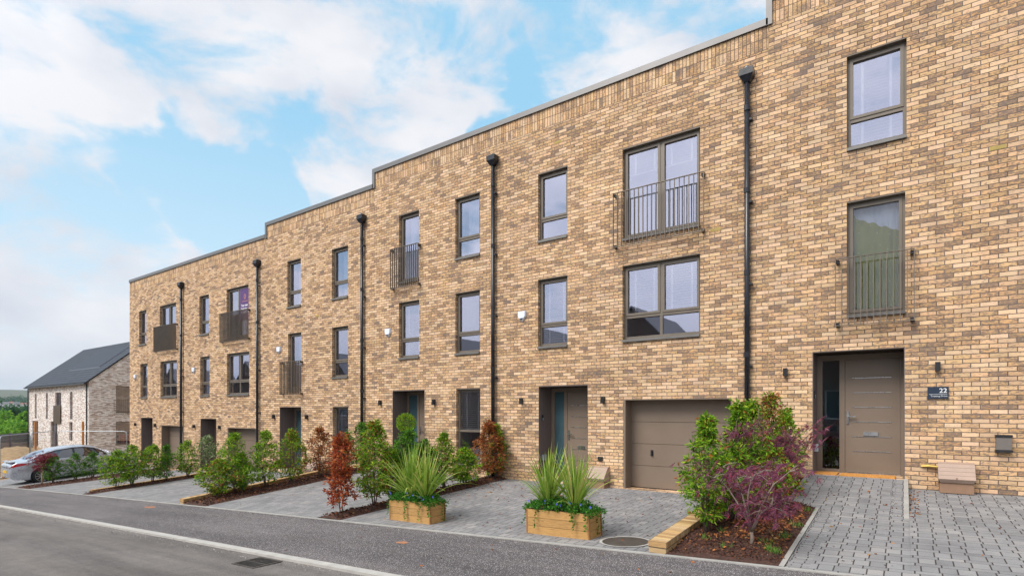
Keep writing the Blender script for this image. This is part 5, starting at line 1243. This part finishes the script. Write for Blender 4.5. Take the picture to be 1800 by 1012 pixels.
    for sgn in (1, -1):
        mi = MB(); mi.box(min(sgn*.90, sgn*1.04), max(sgn*.90, sgn*1.04), 3.1, 3.2, .96, 1.08); mi.build('mirror', paint, root, local=True, bevel=.02)
        for yy in (2.22, 1.32):
            s_ = MB(); x = wid(yy)*1.0
            for k in range(12):
                t0, t1 = .14+k*.029, .14+(k+1)*.029; (xa, za), (xb, zb) = pt(yy, t0), pt(yy, t1); yo = 0 if yy > 2 else -.10*math.sin((t0-.14)/.35*1.5)
                yo1 = 0 if yy > 2 else -.10*math.sin((t1-.14)/.35*1.5)
                s_.face([((xa+.0015)*sgn, yy+yo-.004, za), ((xa+.0015)*sgn, yy+yo+.004, za), ((xb+.0015)*sgn, yy+yo1+.004, zb), ((xb+.0015)*sgn, yy+yo1-.004, zb)])
            s_.build('door_gap', M['black'], root, local=True)
            h_ = MB(); h_.box(min(sgn*.905, sgn*.94), max(sgn*.905, sgn*.94), yy-.36 if yy > 2 else yy+.12-.0, yy-.16 if yy > 2 else yy+.32, .86, .885); h_.build('door_handle', M['chrome'], root, local=True, bevel=.006)
    sp = MB(); sp.box(-.64, .64, .05, .22, 1.0, 1.032); sp.build('spoiler', paint, root, local=True, bevel=.01)
    np_ = MB(); np_.box(-.26, .26, -.012, .0, .55, .66); np_.build('number_plate', M['plate'], root, local=True)
    cb = MB(); cb.box(-.45, .45, -.014, .0, .80, .83); cb.build('boot_trim', M['chrome'], root, local=True)
    return root
c1 = car('silver hatchback parked on the far left drive with its rear to the street', M['silver'])
c1.location = (-31.03, -5.08, line(-31)+.03-.02); c1.rotation_euler = (R(3.9), 0, 0)
c2 = copy_tree(c1)
for ch in c2.children:
    if ch.data and ch.data.materials and ch.data.materials[0] == M['silver']:
        ch.data = ch.data.copy(); ch.data.materials[0] = M['white_car']
c2.location = (-45.6, -3.6, -1.62); c2.rotation_euler = (0, 0, R(75)); tag(c2, 'white car cut by the left edge of the photo beyond the silver one', 'car', 'parked cars')

# ------------------------------------------------------------------ pale brick house down the street
def far_house():
    X, Y0, Y1, xl = -49.0, 3.3, 11.4, -63.6; zb, ze, zr = -1.6, 3.92, 7.40; ym = (Y0+Y1)/2
    root = empty('brick_house', ((X+xl)/2, (Y0+Y1)/2, -1.5)); tag(root, 'pale brick house with dark slate roof and solar panels at the end of the street', 'house')
    F = lambda a, b, c, d: (a, b, c, d)
    fw = [(-61.9, -61.4, 1.05, 3.2), (-58.9, -58.4, 1.05, 3.2), (-56.5, -55.1, 1.0, 3.2), (-53.1, -52.5, 1.05, 3.2), (-62.6, -61.0, -1.35, .85), (-57.7, -56.0, -1.35, .85), (-53.2, -52.5, -.6, .85)]
    mb = MB(); wall_grid(mb, xl, X, zb, ze, fw, Y0)
    gw = [(5.0, 7.6, 1.62, 3.62), (5.0, 7.6, -.85, 0.88)]
    ys = sorted(set([Y0, Y1, ym]+[a for o in gw for a in o[:2]])); zs = sorted(set([zb, ze]+[a for o in gw for a in o[2:]]))
    for i in range(len(ys)-1):
        for j in range(len(zs)-1):
            a, b, c, d = ys[i], ys[i+1], zs[j], zs[j+1]
            if any(o[0] < (a+b)/2 < o[1] and o[2] < (c+d)/2 < o[3] for o in gw): continue
            mb.face([(X, a, c), (X, b, c), (X, b, d), (X, a, d)], [(a, c), (b, c), (b, d), (a, d)])
    for x in (X, xl): mb.face([(x, Y0, ze), (x, Y1, ze), (x, ym, zr)][:: 1 if x == X else -1], [(Y0, ze), (Y1, ze), (ym, zr)][:: 1 if x == X else -1])
    mb.face([(xl, Y1, zb), (xl, Y0, zb), (xl, Y0, ze), (xl, Y1, ze)], [(Y1, zb), (Y0, zb), (Y0, ze), (Y1, ze)]); mb.face([(X, Y1, zb), (xl, Y1, zb), (xl, Y1, ze), (X, Y1, ze)], [(X, zb), (xl, zb), (xl, ze), (X, ze)])
    for (a, b, c, d) in fw:
        for q in ([(a, Y0+.12, c), (a, Y0, c), (a, Y0, d), (a, Y0+.12, d)], [(b, Y0, c), (b, Y0+.12, c), (b, Y0+.12, d), (b, Y0, d)], [(a, Y0, d), (b, Y0, d), (b, Y0+.12, d), (a, Y0+.12, d)]): mb.face(q, [(p[1]+p[0], p[2]) for p in q])
    for (a, b, c, d) in gw:
        for q in ([(X, a, c), (X-.1, a, c), (X-.1, a, d), (X, a, d)], [(X-.1, b, c), (X, b, c), (X, b, d), (X-.1, b, d)], [(X, a, d), (X-.1, a, d), (X-.1, b, d), (X, b, d)]): mb.face(q, [(p[1]+p[0], p[2]) for p in q])
    mb.build('wall', M['white_brick'], root)
    m = MT('slate_roof'); sp = m.n('ShaderNodeSeparateXYZ'); m.l(m.uv(), sp.inputs[0]); f = m.math('FRACT', m.math('DIVIDE', sp.outputs[1], .33)); g = m.mr(f, 0, .35, 0, 1)
    fu = m.math('FRACT', m.math('ADD', m.math('DIVIDE', sp.outputs[0], .30), m.math('MULTIPLY', m.math('FLOOR', m.math('DIVIDE', sp.outputs[1], .33)), .5))); g2 = m.mr(fu, 0, .04, .6, 1)
    m.bump(f, 1., .03); slate = m.set(m.mix(m.math('MULTIPLY', g, g2), (.02, .022, .028), m.ramp(m.noise(2, 4, .6, m.uv()), [(.3, (.045, .052, .066)), (.7, (.07, .08, .10))])), .8, 0, .2)
    rf = MB(); ov = .25; th = .12; sl = math.hypot(ym-Y0, zr-ze); dz = (zr-ze)/(ym-Y0)
    for s, ya in ((1, Y0-ov), (-1, Y1+ov)):
        za = ze-ov*dz; a, b = xl-.15, X+.12
        lo = [(a, ya, za), (b, ya, za), (b, ym, zr), (a, ym, zr)]; up = [(p[0], p[1], p[2]+th) for p in lo]; uv = [(a, 0), (b, 0), (b, sl+ov), (a, sl+ov)]
        rf.face(up if s == 1 else up[::-1], uv if s == 1 else uv[::-1]); rf.face(lo[::-1] if s == 1 else lo)
        for i in range(4): j = (i+1) % 4; q = [lo[i], lo[j], up[j], up[i]]; rf.face(q if s == 1 else q[::-1])
    ro = rf.build('roof', slate, root)
    pm = MT('solar_panel'); sp = m2 = pm.n('ShaderNodeSeparateXYZ'); pm.l(pm.uv(), sp.inputs[0]); f = pm.math('FRACT', pm.math('MULTIPLY', sp.outputs[0], 1)); pm.set(pm.mix(pm.mr(f, .04, .08), (.16, .18, .21), (.045, .052, .068)), .75, 0, .15)
    P = MB()
    def rp(x, t, up=.05): y = lerp(Y0, ym, t); return (x, y, lerp(ze, zr, t)+th+up)
    n = 9; xa, xb = -57.5, -50.8
    for k in range(n):
        a, b = lerp(xa, xb, k/n), lerp(xa, xb, (k+1)/n)
        P.face([rp(a, .30), rp(b, .30), rp(b, .84), rp(a, .84)], [(k, 0), (k+1, 0), (k+1, 1), (k, 1)])
    for q in ([rp(xa, .30, 0), rp(xb, .30, 0), rp(xb, .30), rp(xa, .30)], [rp(xb, .30, 0), rp(xb, .84, 0), rp(xb, .84), rp(xb, .30)]): P.face(q)
    P.build('solar_panel', pm.m, ro)
    g = MB(); g.box(xl-.1, X+.1, Y0-ov-.1, Y0-ov+.02, ze-ov*dz-.04, ze-ov*dz+.07); g.build('gutter', M['pipe'], root)
    for x in (X-.25, xl+.1):
        g = MB(); g.tube([(x, Y0-.08, zb), (x, Y0-.08, ze-.2), (x, Y0-.28, ze-.32+.1)], .045, 8); g.build('downpipe', M['pipe'], root)
    for (a, b, c, d) in fw:
        w_ = MB(); mid = ((a+b)/2,) if b-a > 1.2 else (); bars(w_, a, b, c, d, .06, Y0+.12, Y0+.18, mid, (c+.8,) if (b-a < .8) else ()); o = w_.build('window', M['frame'], root)
        p = MB(); p.face([(a, Y0+.15, c), (b, Y0+.15, c), (b, Y0+.15, d), (a, Y0+.15, d)]); p.build('pane', M['glass'], o)
        p = MB(); p.box(a-.2, b+.2, Y0+.6, Y0+.7, c-.1, d+.1); p.build('room', M['roomwall'], o)
    for k, (a, b, c, d) in enumerate(gw):
        w_ = MB(); x = X-.10; mid = (a+b)/2; wf = .06
        for (p, q, r_, s_) in ((a, a+wf, c, d), (b-wf, b, c, d), (mid-.035, mid+.035, c+wf, d-wf)): w_.box(x-.06, x, p, q, r_, s_)
        for (p, q) in ((a+wf, mid-.035), (mid+.035, b-wf)):
            w_.box(x-.06, x, p, q, d-wf, d); w_.box(x-.06, x, p, q, c, c+wf)
            if k == 1: w_.box(x-.06, x, p, q, c+.8, c+.86)
        w_.box(x, X+.04, a, b, c-.04, c+.02)
        o = w_.build('window', M['frame'], root)
        p = MB(); p.face([(x-.03, a, c), (x-.03, b, c), (x-.03, b, d), (x-.03, a, d)]); p.build('pane', M['glass'], o)
        p = MB(); p.box(x-2.0, x-1.9, a-.4, b+.4, c-.2, d+.2); p.build('room', M['roomwall'], o)
        if k == 1: p = MB(); p.box(x-1.1, x-.5, a+.5, b+.1, c, c+.72); p.build('red_sofa', M['flower_red'], o)
    bp = MB(); bp.box(-56.6, -55.05, Y0-.10, Y0-.05, .70, 2.15)
    for k in range(15): bp.box(-56.6+k*.11, -56.54+k*.11, Y0-.115, Y0-.101, .72, 2.13)
    bp.build('balcony_panel', M['rail'], root)
    br = MB(); br.box(X+.10, X+.112, 4.85, 7.75, 2.55, 2.57); br.box(X+.10, X+.112, 4.85, 7.75, 1.42, 1.44)
    for k in range(24): y = 4.85+k*2.88/23; br.box(X+.10, X+.112, y, y+.012, 1.44, 2.55)
    br.build('balcony_railing', M['rail'], root)
far_house()

def heras(p0, p1, h, label):
    p0, p1 = Vector(p0), Vector(p1); d = (p1-p0); Ln = d.length; d.normalize(); root = empty('site_fence_panel', p0); tag(root, label, 'temporary fence', 'temporary mesh fence panels')
    P = lambda s, z: Vector((d.x*s, d.y*s, z)); b = MB()
    b.tube([P(.03, -.1), P(.03, h-.18), P(.08, h-.06), P(.2, h), P(Ln-.2, h), P(Ln-.08, h-.06), P(Ln-.03, h-.18), P(Ln-.03, -.1)], .021, 6); b.tube([P(.03, .25), P(Ln-.03, .25)], .018, 6); b.build('fence_frame', M['galv'], root, local=True, smooth=True)
    m = MB(); n = int(Ln/.12)
    for k in range(1, n): s = Ln*k/n; m.tube([P(s, .25), P(s, h)], .002, 3, False)
    for k in range(1, 8): z = .25+(h-.25)*k/8; m.tube([P(.03, z), P(Ln-.03, z)], .002, 3, False)
    m.build('wire_mesh', M['galv'], root, local=True)
    f = MB(); f.box(-.35, .35, -.11, .11, -.12, .02); f.build('fence_foot', M['edging'], root, local=True)
heras((-41.2, -.65, -1.5), (-37.7, 1.75, -1.5), 2.0, 'mesh site fence panel in front of the gable of the pale house')
heras((-38.6, -2.5, -1.5), (-41.4, -.75, -1.5), 2.0, 'mesh site fence panel in front of the long side of the pale house')
heras((-35.4, -4.4, -1.5), (-38.5, -2.55, -1.5), 2.0, 'mesh site fence panel nearest the left edge of the photo')
for (x, y, lab) in ((-48.9, .2, 'left one of two orange timber posts before the pale house'), (-46.2, 2.1, 'right one of two orange timber posts before the pale house')):
    b = MB(); q = .055; b.box(x-q, x+q, y-q, y+q, -1.6, .96); b.face([(x-q, y-q, .96), (x+q, y-q, .96), (x, y, 1.0)]); b.face([(x+q, y-q, .96), (x+q, y+q, .96), (x, y, 1.0)])
    tag(b.build('timber_post', M['post']), lab, 'post', 'orange timber posts')
def slat_fence():
    root = empty('slatted_fence', (-62.5, 2.0, -1.5)); tag(root, 'purple grey slatted timber fence left of the pale brick house', 'fence'); a, b = Vector((-63.6, 3.2, 0)), Vector((-55.5, -3.4, 0)); d = (b-a).normalized(); n_ = Vector((-d.y, d.x, 0))*.02; mb = MB()
    for k in range(12):
        z0 = -1.5+k*.108; q = [a-n_, b-n_, b+n_, a+n_]; lo = [Vector((p.x, p.y, z0)) for p in q]; up = [Vector((p.x, p.y, z0+.09)) for p in q]
        mb.face(up); mb.face(lo[::-1])
        for i in range(4): j = (i+1) % 4; mb.face([lo[i], lo[j], up[j], up[i]])
    mb.build('slats', M['fence'], root)
    for s in range(5):
        p = a+(b-a)*(s/4); q = MB(); q.box(p.x-.05, p.x+.05, p.y+.02, p.y+.12, -1.6, -.15); q.build('fence_post', M['fence'], root)
slat_fence()
def mound():
    mb = MB(); nx, ny = 30, 14
    def P(i, j):
        u, v = i/nx*2-1, j/ny*2-1; z = max(0, (1-u*u))*max(0, 1-v*v); return (-47.5+u*6.5+v*1.5, -1.2+v*1.6-u*2.2, -1.62+z*.95+.06*math.sin(i*1.7)*math.sin(j*2.1))
    for i in range(nx):
        for j in range(ny): mb.face([P(i, j), P(i+1, j), P(i+1, j+1), P(i, j+1)])
    tag(mb.build('earth_mound', M['earth'], smooth=True, merge=True), kind='structure')
mound()
def pallet_fence():
    root = empty('picket_fence', (-36.8, -3.6, -1.5)); tag(root, 'low rough timber picket fence behind the rear of the silver car', 'fence'); a, b = Vector((-38.6, -2.9, 0)), Vector((-34.9, -4.4, 0)); n = 24
    for z in (-1.15, -.85):
        r_ = MB(); r_.tube([(a.x, a.y, z), (b.x, b.y, z)], .025, 4); r_.build('fence_rail', M['post'], root)
    rnd = random.Random(1)
    for k in range(n):
        p = a+(b-a)*(k/n); t = rnd.uniform(-.05, .05); q = MB(); q.box(p.x-.05, p.x+.04, p.y-.045, p.y-.028, -1.5, -.78+t); q.build('picket', M['post'], root)
pallet_fence()
b = MB(); p = Vector((0, -D, 0))+(FWD+RGT*((41-CXP)/FPX))*95
b.tube([(p.x, p.y, -9), (p.x, p.y, -1.9)], [.12, .07], 8); b.tube([(p.x, p.y, -1.9), (p.x-.6, p.y, -1.75)], .05, 6); tag(b.build('street_lamp', M['galv']), 'grey lamp post among the trees at the far left', 'street lamp')

# ------------------------------------------------------------------ distant trees and houses
def tree(loc, h, r_, label, seed, leaf, n=2600, ls=.5):
    rnd = random.Random(seed); rng = np.random.default_rng(seed); root = empty('broadleaf_tree', loc); tag(root, label, 'tree', 'trees in the valley beyond the far houses')
    b = MB(); b.tube([(0, 0, -1), (.1, 0, h*.3), (0, .1, h*.75)], [h*.03, h*.024, h*.008], 7)
    cl = []
    for k in range(26):
        a = rnd.uniform(0, 6.28); e = rnd.uniform(.28, 1); q = rnd.random()**.5; rr_ = r_*q*math.sin(min(1, e*1.02)*math.pi*.86+.25); c = Vector((math.cos(a)*rr_, math.sin(a)*rr_, h*e*.92)); cl.append((c, r_*rnd.uniform(.22, .40)))
        b.tube([(0, 0, h*.3*rnd.uniform(.7, 1.6)), tuple(c*.6+Vector((0, 0, h*.15))), tuple(c)], [.12, .07, .03], 4, False)
    b.build('trunk', M['bark'], root, local=True)
    Q = []; Dr = []
    for _ in range(n):
        c, s_ = cl[rnd.randrange(len(cl))]; d = Vector((rnd.gauss(0, 1), rnd.gauss(0, 1), rnd.gauss(0, .8))).normalized(); Q.append(tuple(c+d*s_*rnd.random()**.4)); Dr.append(tuple(d+Vector((rnd.gauss(0, .6), rnd.gauss(0, .6), -.2))))
    m = MB(); m.quads(leaf_quads(np.array(Q), np.array(Dr), ls, ls*.6, rng)); m.build('crown', M[leaf], root, local=True)
def far_pt(px, Z): p = Vector((0, -D, 0))+(FWD+RGT*((px-CXP)/FPX))*Z; return p
TR = [(-45, 78, 752, 60, 'tree_leaf', 'bright green tree at the left photo edge, nearest in the valley'), (14, 88, 745, 42, 'tree_leaf', 'bright green bushy tree behind the slatted fence, lowest in the valley'), (40, 96, 748, 30, 'tree_leaf', 'yellow green tree beside the far corner of the pale house'),
      (2, 135, 726, 34, 'tree_leaf', 'tall green tree in the middle of the valley, left of the lamp post'), (27, 150, 718, 20, 'tree_dark', 'dark crowned tree rising above the green ones'), (44, 130, 724, 20, 'tree_leaf', 'green tree right behind the lamp post'),
      (-20, 170, 716, 30, 'tree_dark', 'dark tree further left in the valley'), (70, 140, 722, 26, 'tree_dark', 'dark tree hidden mostly behind the pale house')]
for i, (px, Z, tp, hw, lf, lab) in enumerate(TR):
    p = far_pt(px, Z); zg = ZT(p.x, p.y); top = ZC-(tp-HYP)/FPX*Z; tree((p.x, p.y, zg), top-zg, hw/FPX*Z, lab, 200+i, lf, 3200, .3+Z/300)
def valley_house(px, Z, py, w_, label, wallc, roofc, i):
    p = far_pt(px, Z); z = ZC-(py-HYP)/FPX*Z; root = empty('valley_house', (p.x, p.y, z)); tag(root, label, 'house', 'houses on the far hillside')
    hw = w_/FPX*Z/2; hh = hw*.55; b = MB(); b.box(-hw, hw, -hw*.6, hw*.6, -8, hh); b.build('wall', wallc, root, local=True)
    b = MB(); b.face([(-hw*1.05, -hw*.7, hh), (hw*1.05, -hw*.7, hh), (hw*1.05, 0, hh*2), (-hw*1.05, 0, hh*2)]); b.face([(hw*1.05, hw*.7, hh), (-hw*1.05, hw*.7, hh), (-hw*1.05, 0, hh*2), (hw*1.05, 0, hh*2)])
    for s in (-1, 1): b.face([(s*hw*1.04, -hw*.65, hh), (s*hw*1.04, hw*.65, hh), (s*hw*1.04, 0, hh*1.95)])
    b.build('roof', roofc, root, local=True)
    b = MB(); 
    for k in range(3): x = -hw*.7+k*hw*.6; b.box(x, x+hw*.2, -hw*.6-.05, -hw*.6-.01, hh*.3, hh*.7)
    b.build('window', M['black'], root, local=True); root.rotation_euler = (0, 0, R(35+(i*37) % 50))
M['far_wall'] = plain('far_render', (.6, .58, .55), .9); M['far_roof'] = plain('far_tiles', (.30, .13, .10), .9); M['far_slate'] = plain('far_slate', (.16, .16, .18), .9)
VH = [(30, 105, 757, 16, 'red roofed house low in the valley among the bright trees', 'far_roof'), (3, 620, 712, 8, 'white house on the far hillside at the left photo edge', 'far_slate'), (11, 600, 711, 9, 'grey roofed pale house second from the left on the far hillside', 'far_slate'),
      (20, 640, 710, 8, 'pale house in the middle of the far hillside row', 'far_roof'), (29, 610, 711, 9, 'wide pale house right of the middle on the far hillside', 'far_slate'), (37, 590, 720, 9, 'low white building below the hillside row', 'far_slate'), (42, 630, 712, 8, 'pale house just left of the pale brick house corner on the hill', 'far_roof'), (8, 560, 717, 8, 'small white house below the left end of the hillside row', 'far_slate')]
for i, (px, Z, py, w_, lab, rc) in enumerate(VH): valley_house(px, Z, py, w_, lab, M['far_wall'], M[rc], i)
def woodland():
    rng = np.random.default_rng(9); rnd = random.Random(9); Q = []; s_ = []
    for _ in range(1500):
        px = rnd.uniform(-60, 75); Z = rnd.uniform(230, 900); p = far_pt(px, Z); zg = ZT(p.x, p.y); cap = ZC-(704+12*rnd.random()-HYP)/FPX*Z
        Q.append((p.x, p.y, zg+rnd.uniform(1, 7) if Z < 700 else zg+rnd.uniform(1, 9))); s_.append(1)
    for _ in range(900):
        px = rnd.uniform(-60, 75); Z = rnd.uniform(1000, 1250); p = far_pt(px, Z); zg = ZC-(702+2.5*math.sin(px*.15)-HYP)/FPX*Z; Q.append((p.x, p.y, zg-rnd.uniform(0, 16)))
    Q = np.array(Q); pts = np.repeat(Q, 26, axis=0); pts = pts+rng.normal(size=pts.shape)*np.array([4.2, 4.2, 2.6]); Dr = rng.normal(size=pts.shape)
    m = MB(); m.quads(leaf_quads(pts, Dr, 3.2, 2.4, rng)); tag(m.build('woodland', M['tree_dark']), kind='stuff')
woodland()

# ------------------------------------------------------------------ houses across the road, seen mirrored in the panes
def opposite(xc, apex, label, i):
    W, y0, y1, ze = 7.2, -26.5, -36.0, apex-3.6; zb = line(max(-33, xc))-1; root = empty('gabled_house', (xc, y0, zb)); tag(root, label, 'house', 'gabled houses across the road')
    a, b = xc-W/2, xc+W/2; ops = [(xc-2.4, xc-1.0, 1.2, 3.0), (xc+1.0, xc+2.4, 1.2, 3.0), (xc-2.4, xc-1.0, -.9, .9), (xc+.6, xc+1.7, -1.2, .9)]
    mb = MB(); wall_grid(mb, a, b, zb, ze, ops, y0)
    for q in mb.f: pass
    mb.face([(a, y0, ze), (b, y0, ze), (xc, y0, apex)], [(a, ze), (b, ze), (xc, apex)]); mb.face([(a, y1, zb), (a, y0, zb), (a, y0, ze), (a, y1, ze)], [(y1, zb), (y0, zb), (y0, ze), (y1, ze)]); mb.face([(b, y0, zb), (b, y1, zb), (b, y1, ze), (b, y0, ze)], [(y0, zb), (y1, zb), (y1, ze), (y0, ze)])
    mb.build('wall', M['red_brick'], root)
    r_ = MB()
    for s in (-1, 1):
        e = xc+s*(W/2+.3); ez = ze-.3; r_.face([(e, y0+.2, ez), (xc, y0+.2, apex+.05), (xc, y1, apex+.05), (e, y1, ez)]); r_.face([(e, y0+.2, ez+.14), (xc, y0+.2, apex+.2), (xc, y1, apex+.2), (e, y1, ez+.14)]); r_.face([(e, y0+.2, ez), (xc, y0+.2, apex+.05), (xc, y0+.2, apex+.2), (e, y0+.2, ez+.14)])
    r_.build('roof', M['far_slate'], root)
    for (p, q, c, d) in ops:
        w_ = MB(); bars(w_, p, q, c, d, .07, y0-.18, y0-.1); o = w_.build('window', M['white'], root); g = MB(); g.box(p, q, y0-.22, y0-.2, c, d); g.build('pane', M['bluegrey'], o)
for i, (xc, ap, lab) in enumerate(((-16.4, 9.3, 'brown brick gabled house across the road, mirrored in the big middle floor window'), (-35.5, 8.6, 'dark gabled house across the road, further down the street'), (-26.0, 8.8, 'dark gabled house across the road, in the middle of its row'), (-5.0, 8.8, 'brown brick gabled house across the road, nearest the camera'))): opposite(xc, ap, lab, i)
for i, xc in enumerate((-52, -70, -92, -118)):
    opposite(xc, 8.0, ['dark gabled house across the road, opposite the far end of the row', 'dark gabled house across the road beyond the end of the row', 'dark gabled house far down the other side of the road', 'furthest dark gabled house on the other side of the road'][i], 5+i)
# haze over the valley
b = MB(); b.box(-4600, 4600, -4600, 4600, -60, 190); hz = b.build('haze', None); hz.data.materials.clear()
hm = bpy.data.materials.new('haze'); hm.use_nodes = True; t = hm.node_tree; t.nodes.clear(); o_ = t.nodes.new('ShaderNodeOutputMaterial'); pv = t.nodes.new('ShaderNodeVolumePrincipled')
pv.inputs['Density'].default_value = .00013; pv.inputs['Color'].default_value = (.72, .84, .95, 1); t.links.new(pv.outputs[0], o_.inputs['Volume']); hz.data.materials.append(hm); tag(hz, kind='stuff')
bpy.context.view_layer.update()
